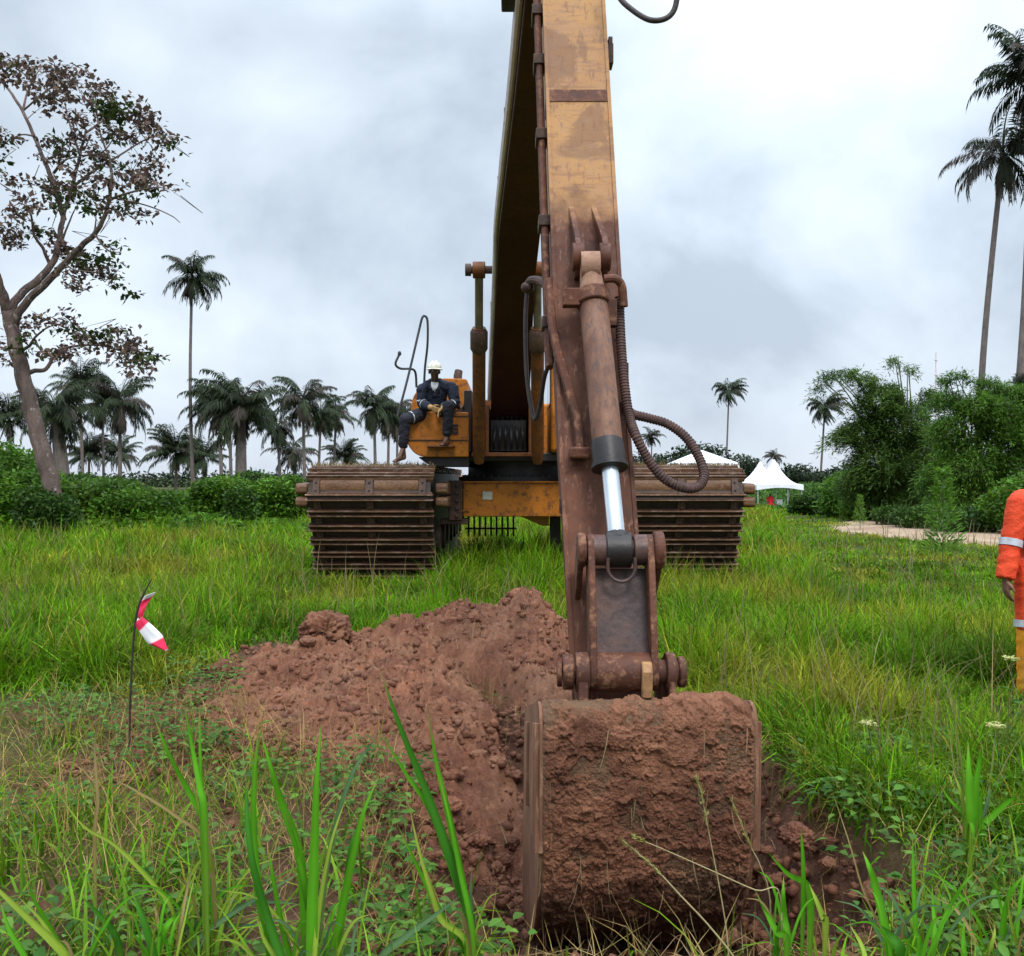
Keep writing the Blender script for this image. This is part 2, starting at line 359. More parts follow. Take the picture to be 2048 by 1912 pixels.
def leaves(lf, pos, length, width, cols, down=.0, flat=.3, dirs=None):
    """diamond leaves: one quad each"""
    n = len(pos); d = rng.normal(size=(n, 3)) if dirs is None else dirs + rng.normal(size=(n, 3)) * .25
    d[:, 2] = d[:, 2] * (1 - flat) - down; d = unit(d)
    s = unit(np.cross(d, rng.normal(size=(n, 3)) * .5 + np.array([0, 0, 1.])))
    nn = np.cross(s, d); ln = (length * rng.uniform(.6, 1.35, n))[:, None]; wd = (width * rng.uniform(.7, 1.3, n))[:, None]
    v = np.empty((n, 4, 3)); v[:, 0] = pos; v[:, 1] = pos + d * ln * .45 + s * wd * .5 + nn * wd * .15; v[:, 2] = pos + d * ln - nn * wd * .1; v[:, 3] = pos + d * ln * .45 - s * wd * .5 + nn * wd * .15
    lf.add(v.reshape(-1, 3), np.arange(n * 4).reshape(-1, 4), np.repeat(cols, 4, axis=0))
def blades(lf, pos, h, wd, cols, lean=.35, bend=.5, segs=3, dirs=None, tipcol=None):
    """grass blades: a curved ribbon of SEGS quads narrowing to the tip"""
    n = len(pos); az = rng.uniform(0, 2 * math.pi, n) if dirs is None else dirs
    ln = np.abs(rng.normal(0, lean, n)) ; bd = np.abs(rng.normal(0, bend, n))
    hd = np.stack([np.cos(az), np.sin(az), np.zeros(n)], 1); ro = az + math.pi / 2 + rng.normal(0, .6, n)
    sd = np.stack([np.cos(ro), np.sin(ro), np.zeros(n)], 1)
    k = segs + 1; v = np.empty((n, k, 2, 3)); c = np.empty((n, k, 2, 3))
    for i in range(k):
        t = i / segs; a = ln + bd * t
        off = hd * (np.sin(a) * t * h)[:, None]; off[:, 2] += np.cos(a) * t * h
        ww = (wd * (1 - t ** 1.6) * .5 + wd * .03)[:, None]
        v[:, i, 0] = pos + off - sd * ww; v[:, i, 1] = pos + off + sd * ww
        cc = cols * (1.0) if tipcol is None else cols * (1 - t) + tipcol * t
        c[:, i, 0] = cc; c[:, i, 1] = cc
    b = (np.arange(n) * k * 2)[:, None]
    f = np.concatenate([np.stack([b[:, 0] + 2 * i, b[:, 0] + 2 * i + 1, b[:, 0] + 2 * i + 3, b[:, 0] + 2 * i + 2], 1) for i in range(segs)])
    lf.add(v.reshape(-1, 3), f, c.reshape(-1, 3))
def ovate(lf, pos, dirs, length, width, cols):            # broad leaves with a folded midrib, three columns by four rows
    n = len(pos); d = unit(dirs); s = unit(np.cross(d, rng.normal(size=(n, 3)) * .25 + np.array([0, 0, 1.]))); nn = np.cross(s, d); v = np.empty((n, 5, 3, 3))
    for i, (t, w_) in enumerate(((0, .06), (.25, .75), (.5, 1.), (.78, .62), (1., .03))):
        c = pos + d * (length * t)[:, None] - nn * (length * .22 * t * t)[:, None]
        for k, o in enumerate((-.5, 0, .5)): v[:, i, k] = c + s * (width * w_ * o)[:, None] + nn * (width * w_ * abs(o) * .45)[:, None]
    b = np.arange(n)[:, None] * 15; q = np.array([(i * 3 + k, i * 3 + k + 1, i * 3 + k + 4, i * 3 + k + 3) for i in range(4) for k in range(2)])
    lf.add(v.reshape(-1, 3), (b[:, None] + q[None]).reshape(-1, 4), np.repeat(cols, 15, 0))
def colmix(n, a, b, jit=.12, t=None):
    t = rng.uniform(0, 1, n) if t is None else t
    c = np.array(a)[None] * (1 - t[:, None]) + np.array(b)[None] * t[:, None]
    return np.clip(c * rng.uniform(1 - jit * 2, 1 + jit * 2, (n, 1)) * rng.uniform(1 - jit, 1 + jit, (n, 3)), .004, .9)
def smoothpath(pts, k=8):
    p = [np.array(q, float) for q in pts]; p = [2 * p[0] - p[1]] + p + [2 * p[-1] - p[-2]]; out = []
    for i in range(1, len(p) - 2):
        for j in range(k):
            t = j / k; a, b, c, d = p[i - 1], p[i], p[i + 1], p[i + 2]
            out.append(.5 * (2 * b + (c - a) * t + (2 * a - 5 * b + 4 * c - d) * t * t + (3 * b - a - 3 * c + d) * t ** 3))
    return out + [p[-2]]

# ------------------------------------------------------------------ ground
def pit(x, y):
    prof = np.interp(y, [3.0, 3.3, 3.7, 4.2, 4.6, 5.6, 6.05, 6.35], [0, -.03, -.27, -.52, -.72, -.74, -.25, 0])
    wob = .12 * noise2(x * 1.7, y * 1.7)
    lat = sst(-.75, .05, x + wob) * (1 - sst(1.15, 1.75, x + wob))
    return prof * lat
def gz(x, y):
    x = np.asarray(x, float); y = np.asarray(y, float)
    z = .05 * fbm(x / 3.1, y / 3.1, 3) * sst(2, 7, y)
    z = z + pit(x, y)
    z = z - .95 * np.exp(-(((x - 21) / 17) ** 2 + ((y - 76) / 18) ** 2))
    z = z + 0.8 * sst(.33, .50, -x / np.maximum(y, 1)) * sst(27, 32, y) * (1 - sst(40, 60, y))
    z = z + .25 * sst(100, 170, y)
    return z
def soilm(x, y):
    n = fbm(x * 1.1, y * 1.1, 4) * .35
    heap = sst(-2.9, -2.3, x + n) * (1 - sst(.55, 1.0, x)) * sst(5.0, 5.6, y + n) * (1 - sst(9.1, 9.9, y + n))
    p = np.clip(-pit(x, y) / .12, 0, 1)
    tr = .85 * (1 - sst(-.3, .4, x)) * sst(2.5, 3.2, y + n) * (1 - sst(6.3, 7.6, y + n * 2)) * sst(-.25, .12, n + .05 + .2 * noise2(x * .8, y * .8))
    fr = .75 * sst(.7, 1.2, x + n) * (1 - sst(1.5, 2.1, x + n)) * sst(3., 3.5, y) * (1 - sst(4.7, 5.4, y + n))
    return np.clip(np.maximum.reduce([heap, p, tr, fr]), 0, 1)
def warp(lo, f0, f1, hi, step, g=1.09):
    mid = list(np.arange(f0, f1, step)); a = []; s = step; v = f0
    while v > lo: s *= g; v -= s; a.append(v)
    b = []; s = step; v = mid[-1]
    while v < hi: s *= g; v += s; b.append(v)
    return np.array(a[::-1] + mid + b)
gx = warp(-900, -2.9, 2.5, 900, .028); gy = warp(-60, 2.9, 7.0, 1200, .028, 1.07)
X, Y = np.meshgrid(gx, gy); sm = soilm(X, Y)
Z = gz(X, Y) + sm * (.08 * fbm(X * 3, Y * 3, 4, .62) - .085 * fbm(X * 4.3 + .2 * noise2(X * 6, Y * 6), Y * 4.3, 3, .65, True) - .05 * fbm(X * 11, Y * 11, 2, .6, True))
nx, ny = len(gx), len(gy); idx = np.arange(nx * ny).reshape(ny, nx)
fc = np.stack([idx[:-1, :-1].ravel(), idx[:-1, 1:].ravel(), idx[1:, 1:].ravel(), idx[1:, :-1].ravel()], 1)
me = npmesh('ground', np.stack([X.ravel(), Y.ravel(), Z.ravel()], 1), fc, sm.ravel(), True, 'soil')
g = link('ground', me, 'ground'); g['kind'] = 'structure'

# sandy track on the right
ctr = smoothpath([(28, 13.5), (20, 17.5), (14.8, 22.5), (12.8, 28), (12.9, 33), (14.2, 38)], 14); hw = 3.0
v = []
for i, p in enumerate(ctr):
    t = ctr[min(i + 1, len(ctr) - 1)] - ctr[max(i - 1, 0)]; t = t / np.linalg.norm(t); nrm = np.array([-t[1], t[0]])
    for k in range(9):
        q = p + nrm * (k / 4 - 1) * (hw * (1 - .8 * sst(30, 38, p[1])) + .25 * noise2(i * .4, k * 9.)); v.append((q[0], q[1], float(gz(q[0], q[1])) + .03 - .03 * abs(k / 4 - 1) ** 4 + .015 * float(noise2(q[0] * 2, q[1] * 2))))
ii = np.arange(len(ctr) * 9).reshape(-1, 9)
me = npmesh('path', np.array(v), np.stack([ii[:-1, :-1].ravel(), ii[:-1, 1:].ravel(), ii[1:, 1:].ravel(), ii[1:, :-1].ravel()], 1), None, True)
setp(link('path', me, 'path'), kind='structure')
pathc = np.array(ctr)
def onpath(x, y, margin=2.0):
    d = np.full(len(x), 1e9)
    for p in pathc[::2]: d = np.minimum(d, ((x - p[0]) ** 2 + (y - p[1]) ** 2) * (1 if p[1] < 30 else 3.5))
    return d < margin ** 2

# excavated heap
def heapz(x, y):
    n = fbm(x * .9 + 5, y * .9, 3)
    rid = np.interp(x + .15 * n, [-2.45, -2.1, -1.7, -1.25, -1.0, -.75, -.5, -.2, .1, .35, .8], [0, .08, .15, .23, .35, .33, .48, .43, .59, .46, .0])
    lon = np.interp(y + .3 * n, [5.2, 5.8, 6.6, 7.6, 8.4, 8.8, 9.3, 9.8], [0, .14, .36, .66, .97, 1, .6, 0])
    gul = .26 * np.exp(-((x + .25 - .35 * (7.2 - y)) / .13) ** 2) * sst(8.3, 7.3, y) * sst(5.6, 6.2, y)
    return rid * lon - gul
hx = np.arange(-2.8, .95, .0115); hy = np.arange(5.0, 9.9, .0135); X, Y = np.meshgrid(hx, hy)
hz_ = heapz(X, Y); gate = np.clip(hz_ / .06, 0, 1)
def billow(x, y, f, o=3, g=.6): return -fbm(x * f + .35 * fbm(x * f * .7, y * f * .7, 2), y * f, o, g, True)
lump = .10 * fbm(X * 1.7, Y * 1.7, 3, .55, True) + .075 * billow(X, Y, 3.2) + .055 * billow(X + 3, Y, 7.) + .045 * billow(X, Y + 5, 14.) + .028 * billow(X + 9, Y, 29., 2)
lump += .05
dome = np.zeros_like(X)
for i in range(2600):
    u_, v_ = rng.uniform(-2.9, .9), rng.uniform(5.05, 9.9); rr_ = .012 + .075 * rng.uniform() ** 3.6; j0, j1 = np.searchsorted(hx, (u_ - rr_ * 1.5, u_ + rr_ * 1.5)); i0, i1 = np.searchsorted(hy, (v_ - rr_ * 1.5, v_ + rr_ * 1.5))
    if j1 <= j0 or i1 <= i0: continue
    xx_, yy_ = X[i0:i1, j0:j1] - u_, Y[i0:i1, j0:j1] - v_; an = np.arctan2(yy_, xx_); el_ = 1 + .22 * np.sin(2 * an + i) + .15 * np.sin(3 * an + i * 2.3); dd = (xx_ ** 2 + yy_ ** 2) / (rr_ * el_) ** 2
    hgt_ = rr_ * rng.uniform(.35, .8) * np.clip(1 - dd ** .9, 0, 1) ** .6; dome[i0:i1, j0:j1] = np.maximum(dome[i0:i1, j0:j1], hgt_)
dome *= 1 + .55 * fbm(X * 22, Y * 22, 3, .65, True)
Z = gz(X, Y) + hz_ + (lump - .05) * (.25 + .75 * gate) - .05 * (1 - gate) + dome * gate
Z -= np.clip((.03 - hz_) * 4, 0, .15)
nx, ny = len(hx), len(hy); idx = np.arange(nx * ny).reshape(ny, nx)
me = npmesh('soil_heap', np.stack([X.ravel(), Y.ravel(), Z.ravel()], 1), np.stack([idx[:-1, :-1].ravel(), idx[:-1, 1:].ravel(), idx[1:, 1:].ravel(), idx[1:, :-1].ravel()], 1), None, True)
hp = link('soil_heap', me, 'soil', None, (-.8, 8, 0)); setp(hp, 'heap of freshly dug red brown soil behind the bucket', 'soil heap')
HZ = Z.copy()
def surfz(x, y):
    i = np.clip(((y - hy[0]) / .0135).astype(int), 0, len(hy) - 1); j = np.clip(((x - hx[0]) / .0115).astype(int), 0, len(hx) - 1); inside = (x > hx[0]) & (x < hx[-1]) & (y > hy[0]) & (y < hy[-1])
    return np.where(inside, np.maximum(HZ[i, j], gz(x, y)), gz(x, y))
def topz(x, y): return np.maximum(gz(x, y), gz(x, y) + heapz(x, y) - .02)

def clodmesh(r, seed, sub=3, sq=.75):
    bm = bmesh.new(); bmesh.ops.create_icosphere(bm, subdivisions=sub, radius=1.)
    me = bpy.data.meshes.new('soil_clod'); bm.to_mesh(me); bm.free()
    n = len(me.vertices); co = np.empty(n * 3); me.vertices.foreach_get('co', co); co = co.reshape(-1, 3); a, b, c = co.T; h = seed * .37
    def n3(f, o, rd): return (fbm(a * f + h, b * f + c * f * .5, o, .6, rd) + fbm(b * f + h + 7, c * f + a * f * .5, o, .6, rd) + fbm(c * f + h + 3, a * f + b * f * .5, o, .6, rd)) / 3
    k = 1 + .75 * n3(1.1, 2, False) + (-.55 * n3(2.6, 2, True) - .38 * n3(6.5, 2, True) - .22 * n3(15., 2, True) if sub > 2 else .3 * n3(3., 2, False))
    k = np.clip(k / k.mean(), .3, 1.9) ** (.36 if sub > 2 else 1.)
    co = co * k[:, None] * r; co[:, 2] *= sq; me.vertices.foreach_set('co', co.ravel()); me.update()
    me.polygons.foreach_set('use_smooth', [sub > 2] * len(me.polygons)); me.materials.append(MAT['clay']); return me
for (px, py, d, r, lab) in [(650, 1247, 8.8, .215, 'large rounded clod of soil at the upper left of the heap'),
                            (450, 1335, 8.0, .11, 'small dark clod at the left tail of the heap'),
                            (785, 1256, 8.7, .12, 'knobbly clod on the crest of the heap, between the large clod and the peaks'),
                            (385, 1385, 7.2, .08, 'lone pale clod between the marker stake and the heap'),
                            (1590, 1665, 4.5, .075, 'brown clod on the right side of the bucket')]:
    p = P(px, py, d); o = bpy.data.objects.new('soil_clod', clodmesh(r, px, 5)); COL.objects.link(o); o.location = p - np.array([0, 0, r * .25])
    o.rotation_euler = (0, 0, px); setp(o, lab, 'clod', 'clods of dug soil')
# crumbs of soil: uncountable
bases = []
for sd in range(6):
    base = clodmesh(1., 3 + sd * 11, 1, .85); n = len(base.vertices); q_ = np.empty(n * 3); base.vertices.foreach_get('co', q_); bases.append(q_.reshape(-1, 3) * rng.uniform(.55, 1.25, (n, 1)))
    bf = np.array([list(p.vertices) for p in base.polygons]); bpy.data.meshes.remove(base)
cx = np.concatenate([rng.uniform(-2.6, .7, 8000), rng.uniform(-.7, 1.7, 5000), rng.uniform(-3.2, 0, 1500)]); cy = np.concatenate([rng.uniform(5.2, 9.2, 8000), rng.uniform(3.3, 6.3, 5000), rng.uniform(3.8, 6.5, 1500)])
k = (rng.uniform(0, 1, len(cx)) < soilm(cx, cy) ** 2) & (fbm(cx * 2, cy * 2, 2) > -.25); cx, cy = cx[k], cy[k]; cr = .005 + .034 * rng.uniform(0, 1, len(cx)) ** 4.
ca = rng.uniform(0, 6.28, len(cx)); V = np.array(bases)[rng.integers(0, 6, len(cx))] * cr[:, None, None] * rng.uniform(.7, 1.35, (len(cx), 1, 3))
V = np.stack([V[..., 0] * np.cos(ca)[:, None] - V[..., 1] * np.sin(ca)[:, None], V[..., 0] * np.sin(ca)[:, None] + V[..., 1] * np.cos(ca)[:, None], V[..., 2]], -1)
V += np.stack([cx, cy, surfz(cx, cy) + cr * .15], 1)[:, None]
me = npmesh('soil_crumbs', V.reshape(-1, 3), (bf[None] + (np.arange(len(cx)) * n)[:, None, None]).reshape(-1, 3), None, False)
big = np.stack([(lambda q: (lambda a_: (a_, [list(p.vertices) for p in q.polygons]))(np.array([v.co[:] for v in q.vertices])))(clodmesh(.85, 101 + 7 * k_, 4, .7))[0] for k_ in range(6)]); q_ = [m_ for m_ in bpy.data.meshes if m_.name.startswith('soil_clod') and m_.users == 0]
bf2 = np.array([list(p.vertices) for p in q_[0].polygons]); n2 = big.shape[1]
for m_ in q_: bpy.data.meshes.remove(m_)
cx = np.concatenate([rng.uniform(-2.0, .5, 150), rng.uniform(-.6, .1, 40), rng.uniform(1.05, 1.6, 16)]); cy = np.concatenate([rng.uniform(5.6, 9., 150), rng.uniform(3.8, 6.2, 40), rng.uniform(3.7, 5.2, 16)])
k = soilm(cx, cy) > .9; cx, cy = cx[k], cy[k]; cr = .025 + .085 * rng.uniform(0, 1, len(cx)) ** 2.4; ca = rng.uniform(0, 6.28, len(cx)); V2 = big[rng.integers(0, 6, len(cx))] * cr[:, None, None] * rng.uniform(.7, 1.4, (len(cx), 1, 3))
V2 = np.stack([V2[..., 0] * np.cos(ca)[:, None] - V2[..., 1] * np.sin(ca)[:, None], V2[..., 0] * np.sin(ca)[:, None] + V2[..., 1] * np.cos(ca)[:, None], V2[..., 2]], -1) + np.stack([cx, cy, surfz(cx, cy) - cr * .22], 1)[:, None]
me2 = npmesh('soil_lumps', V2.reshape(-1, 3), (bf2[None] + (np.arange(len(cx)) * n2)[:, None, None]).reshape(-1, 3), None, True)
setp(link('soil_lumps', me2, 'soil'), 'broken lumps of soil on the heap and round the pit', 'soil', None, 'stuff')
setp(link('soil_crumbs', me, 'clay'), 'loose crumbs of soil over the heap and pit', 'soil', None, 'stuff')

# ------------------------------------------------------------------ excavator
W0 = (.2, 17, 0)
ex = thing('excavator', W0, 'orange amphibious excavator on wide pontoon tracks, its muddy bucket resting in a pit', 'excavator')
XC = .2
# --- pontoon tracks
prof = [(14.98, .06), (14.78, .40), (14.54, .82), (14.33, 1.22), (14.27, 1.42), (14.33, 1.60), (14.52, 1.72), (14.85, 1.77)]
def along(pts, s):
    pts = [np.array(p) for p in pts]; ls = [np.linalg.norm(pts[i + 1] - pts[i]) for i in range(len(pts) - 1)]
    for i, l in enumerate(ls):
        if s <= l or i == len(ls) - 1:
            t = (pts[i + 1] - pts[i]) / l; return pts[i] + t * s, t
        s -= l
loop = prof + [(22.6, 1.77), (23.1, 1.5), (22.9, 1.1), (21.9, .06)]
per = sum(math.dist(loop[i], loop[(i + 1) % len(loop)]) for i in range(len(loop)))
def make_track(x0, x1, inner):
    core = [(y + .09 if y < 18 else y - .09, min(max(z, .12), 1.69)) for y, z in loop]
    tr = obj('track', MB().prism(core, 'x', x0 + .05, x1 - .05), 'hull', ex, bevel=.02)
    loopc = loop + [loop[0]]; xm = (x0 + x1) / 2
    def frame_at(s):
        p, t = along(loopc, s); nrm = np.array([-t[1], t[0]])
        if nrm @ (p - np.array([18.5, .9])) < 0: nrm = -nrm
        return p, t, nrm
    tab = [(s_, along(loopc, s_)[0][1]) for s_ in np.arange(0, 1.95, .005)]
    ss = [min(tab, key=lambda q: abs(q[1] - zt_))[0] for zt_ in (.06, .25, .44, .64, .85, 1.07, 1.31, 1.64)]
    s = ss[-1] + .2
    while s < per - .15: ss.append(s); s += .26
    for i, s in enumerate(ss):
        p, t, nrm = frame_at(s); q = lambda a, b: tuple(p + t * a + nrm * b)
        mb = MB(); jx = rng.uniform(-.012, .012); jt = rng.uniform(-.004, .004)
        mb.prism([q(-.062, -.08), q(.062, -.08), q(.062, -.028), q(-.062, -.028)], 'x', x0 + .02 + jx, x1 - .02 + jx)
        for sg in (-1, 1): mb.prism([q(sg * .036 - .011, -.0285), q(sg * .036 + .011, -.0285), q(sg * .04 + .008, .018 + jt), q(sg * .04 - .008, .018 + jt)], 'x', x0 + jx, x1 + jx)
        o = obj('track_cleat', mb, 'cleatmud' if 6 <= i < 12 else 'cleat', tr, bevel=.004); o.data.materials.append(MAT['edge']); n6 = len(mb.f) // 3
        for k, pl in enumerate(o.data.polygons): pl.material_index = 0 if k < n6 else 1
    for i in range(13):
        sm_ = (ss[i] + ss[i + 1]) / 2; p, t, nrm = frame_at(sm_); q = lambda a, b: tuple(p + t * a + nrm * b)
        mb = MB(); hl_ = (ss[i + 1] - ss[i]) / 2 - .055
        for xx, hwid in ((x0 + .16, .05), (xm, .055), (x1 - .16, .05)):
            mb.prism([q(-hl_, -.085), q(hl_, -.085), q(hl_, -.035), q(-hl_, -.035)], 'x', xx - hwid, xx + hwid)
            for e_ in (-.45, .45): c0 = p + t * hl_ * e_ + nrm * -.04; mb.cyl((xx, *c0), (xx, *(p + t * hl_ * e_ + nrm * -.006)), .015, n=8)
        objs('chain_link', mb, 'darkrust', tr, 3)
        if i < 7:
            mb = MB().prism([q(-hl_ - .05, -.095), q(hl_ + .05, -.095), q(hl_ + .05, -.072), q(-hl_ - .05, -.072)], 'x', x0 + .04, x1 - .04); obj('belt_plate', mb, 'hull', tr)
    # curved belt plates between the cleats high on the bow
    for xa, xb in ((x0 + .22, xm - .07), (xm + .07, x1 - .22)):
        mb = MB(); rings = []
        for k in range(9):
            a = k / 8 * math.pi; rings.append([(xa, 14.42 - .085 * math.sin(a), 1.47 - .13 * math.cos(a)), (xb, 14.42 - .085 * math.sin(a), 1.47 - .13 * math.cos(a))])
        mb.loft(rings, False, False); obj('roller_cover', mb, 'trackmud', tr)
    for xa, xb in ((x0 - .2, x0 - .015), (x1 + .015, x1 + .2)):
        mb = MB()
        for za, zb in ((1.14, 1.325), (1.335, 1.53)):
            pl = [(14.62, za + .02), (14.57, za + .05), (14.57, zb - .05), (14.62, zb - .01), (15.5, zb), (15.5, za)]
            mb.prism(pl, 'x', xa, xb)
        objs('axle_housing', mb, 'trackmud', tr, bevel=.02)
    mb = MB()
    for k in range(7): mb.cyl((x0 - .02, 15.6 + k * 1.05, .62), (x0 + .05, 15.6 + k * 1.05, .62), .22, n=18); mb.cyl((x1 - .05, 15.6 + k * 1.05, .62), (x1 + .02, 15.6 + k * 1.05, .62), .22, n=18)
    objs('side_roller', mb, 'darkrust', tr, bevel=.01)
    # dried mud and grass lying along the top edge
    lf = LF(); n = 900; pos = np.stack([rng.uniform(x0, x1, n), rng.uniform(14.5, 15.6, n), np.full(n, 1.79)], 1)
    blades(lf, pos, rng.uniform(.03, .11, n), np.full(n, .012), colmix(n, (.16, .10, .06), (.22, .17, .08)), .9, .6, 2)
    lf.obj('dried_grass', 'grass', tr)
make_track(-3.04, -1.16, 1); make_track(1.56, 3.44, -1)
# --- cross members
cb = obj('crossbeam', MB().box(-.78, 1.18, 15.5, 16.05, .985, 1.535), 'orange', ex, bevel=.015)
obj('data_plate', MB().box(-.468, -.312, 15.488, 15.499, 1.255, 1.385), 'plate', cb, bevel=.004)
mb = MB().box(-.78, 1.18, 15.44, 15.5, 1.525, 1.55)
for s in (-1, 1):
    for zz in (1.08, 1.42): mb.box(XC + s * .985 - .1, XC + s * .985 + .1, 15.46, 15.5, zz - .012, zz + .012)
obj('beam_flange', mb, 'orange', cb, bevel=.004)
obj('rear_crossbeam', MB().box(-1.1, 1.5, 20.3, 20.8, 1.0, 1.5), 'orange_dull', ex, bevel=.015)
for s in (-1, 1):
    mb = MB().box(XC + s * .985 - (.0 if s > 0 else .22), XC + s * .985 + (.22 if s > 0 else .0), 15.42, 16.1, .93, 1.56)
    for k in range(5): mb.cyl((XC + s * 1.07, 15.37, 1.0 + k * .12), (XC + s * 1.07, 15.43, 1.0 + k * .12), .028, n=10)
    mb.box(XC + s * 1.12 - .22, XC + s * 1.12 + .22, 15.5, 16.0, .86, .95)
    obj('beam_bracket', mb, 'darkrust', ex, bevel=.012)
mb = MB().prism([(.05, 1.0), (.62, 1.0), (.62, .80), (.5, .80)], 'y', 16.3, 17.2); obj('belly_guard', mb, 'yellow', ex, bevel=.01)
mb = MB()
for k in range(9): mb.box(-.95 + k * .12, -.91 + k * .12, 20.9, 20.95, .35, .98)
mb.box(-1.0, .1, 20.86, 20.9, .9, .94); mb.box(-1.0, .1, 20.86, 20.9, .5, .54); obj('rear_ladder', mb, 'darkrust', ex)
obj('leg_jack', MB().box(.64, .82, 16.4, 16.6, .1, 1.0), 'hull', ex, bevel=.01)
# --- turntable and house
mb = MB(); mb.cyl((XC - .12, 16.5, 1.535), (XC - .12, 16.5, 1.62), .98, n=48); mb.cyl((XC - .12, 16.5, 1.62), (XC - .12, 16.5, 1.80), .82, n=48); mb.cyl((XC - .12, 16.5, 1.80), (XC - .12, 16.5, 1.86), .9, n=48)
for k in range(40):
    a = k * 2 * math.pi / 40; mb.cyl((XC - .12 + .9 * math.cos(a), 16.5 + .9 * math.sin(a), 1.6), (XC - .12 + .9 * math.cos(a), 16.5 + .9 * math.sin(a), 1.65), .022, n=6)
obj('turntable', mb, 'black', ex)
hb = obj('house_frame', MB().box(-1.35, 1.55, 15.15, 19.2, 1.86, 1.99), 'black', ex, bevel=.015)
mb = MB(); 
for xx in (-.55, -.38, .28, .40): mb.box(xx - .025, xx + .025, 14.95, 16.2, 1.99, 2.72)
mb.box(-.6, .45, 16.0, 16.2, 1.99, 2.75); mb.box(-.62, .46, 14.90, 15.1, 1.93, 1.99); obj('boom_bracket', mb, 'orange_dull', hb, bevel=.008)
mb = MB().box(-.33, .22, 15.2, 15.9, 2.02, 2.5)
for k in range(6): mb.tube(smoothpath([(-.28 + k * .09, 15.15, 2.05), (-.28 + k * .09, 15.05, 2.2 + .03 * (k % 3)), (-.25 + k * .08, 15.2, 2.4), (-.2 + k * .07, 15.7, 2.7)], 5), .022, 8)
obj('valve_block', mb, 'black', hb)
# right-front box (image left) with rounded outer end
def roundpoly(pts, r, n=5):
    out = []; m_ = len(pts)
    for i in range(m_):
        p = np.array(pts[i], float); a = np.array(pts[i - 1], float) - p; b = np.array(pts[(i + 1) % m_], float) - p
        rr = r[i] if isinstance(r, (list, tuple)) else r; la, lb = np.linalg.norm(a), np.linalg.norm(b); rr = min(rr, la * .49, lb * .49)
        p0 = p + a / la * rr; p1 = p + b / lb * rr
        for k in range(n + 1):
            t = k / n; out.append(tuple((1 - t) ** 2 * p0 + 2 * t * (1 - t) * p + t * t * p1))
    return out
low = roundpoly([(-1.46, 1.92), (-.66, 1.92), (-.66, 2.60), (-1.56, 2.62), (-1.66, 2.22)], [.16, .02, .03, .22, .3])
fb = obj('tool_box', MB().prism(low, 'y', 14.82, 16.4), 'orange', ex, bevel=.035, segs=3)
obj('box_underside', MB().prism(roundpoly([(-1.25, 1.78), (-.66, 1.78), (-.66, 1.925), (-1.45, 1.925)], [.1, .02, .02, .05]), 'y', 14.95, 16.3), 'black', ex, bevel=.01)
mb = MB().box(-1.63, -.655, 14.806, 14.816, 2.167, 2.182); mb.box(-.90, -.655, 14.806, 14.816, 2.535, 2.547); obj('panel_seam', mb, 'black', fb)
obj('step_plate', MB().box(-1.28, -.86, 14.62, 14.83, 2.06, 2.095), 'orange_dull', fb, bevel=.008)
mb = MB()
for k in range(3): mb.box(-.935, -.815, 14.803, 14.815, 2.27 + k * .055, 2.305 + k * .055)
objs('side_vent', mb, 'black', fb)
up = roundpoly([(-1.64, 2.45), (-.72, 2.45), (-.72, 3.20), (-1.22, 3.22), (-1.62, 2.98)], [.03, .02, .05, .2, .28])
ub = obj('engine_hood', MB().prism(up, 'y', 15.75, 18.2), 'orange', ex, bevel=.03, segs=3)
obj('hood_slot', MB().box(-.93, -.86, 15.735, 15.748, 2.82, 3.10), 'black', ub, bevel=.005)
mb = MB().box(-.74, -.62, 15.0, 16.2, 2.0, 2.95); obj('side_plate', mb, 'black', ex, bevel=.01)
mb = MB(); mb.box(-1.15, -.70, 15.1, 15.7, 2.60, 2.66)
for k in range(9): mb.ell((-1.08 + .045 * k, 15.2 + .03 * (k % 4), 2.68 + .02 * (k % 3)), .05, .05, .035, 8, 5)
obj('box_lid', mb, 'darkrust', fb)
cw = obj('counterweight', MB().prism(roundpoly([(-1.5, 19.0), (1.6, 19.0), (1.6, 19.9), (.05, 20.3), (-1.5, 19.9)], .2), 'z', 1.9, 3.05), 'orange', ex, bevel=.04)
obj('engine_deck', MB().box(-.72, .5, 16.8, 19.0, 1.99, 2.95), 'orange_dull', ex, bevel=.03)
mb = MB().tube([(-.945, 17.0, 3.15), (-.945, 17.0, 3.38), (-.93, 17.03, 3.47)], [.075, .075, .07], 12); obj('exhaust_pipe', mb, 'darkrust', ex)
# handrails
mb = MB().tube(smoothpath([P(795, 832, 15.25), P(808, 785, 15.3), P(821, 734, 15.4), P(838, 661, 15.5), P(844, 637, 15.5), P(849, 632, 15.52), P(855, 642, 15.56), P(855, 689, 15.6), P(850, 735, 15.7), P(848, 775, 15.8)], 5), .019, 8)
obj('handrail', mb, 'pipe', ex)
mb = MB().tube(smoothpath([P(833, 775, 15.75), P(831, 746, 15.7), P(823, 738, 15.6), P(801, 737, 15.3), P(791, 728, 15.2), P(798, 710, 15.2)], 5), .019, 8); mb.ell(P(799, 707, 15.2), .03, .03, .04, 8, 6)
obj('mirror_rail', mb, 'pipe', ex)
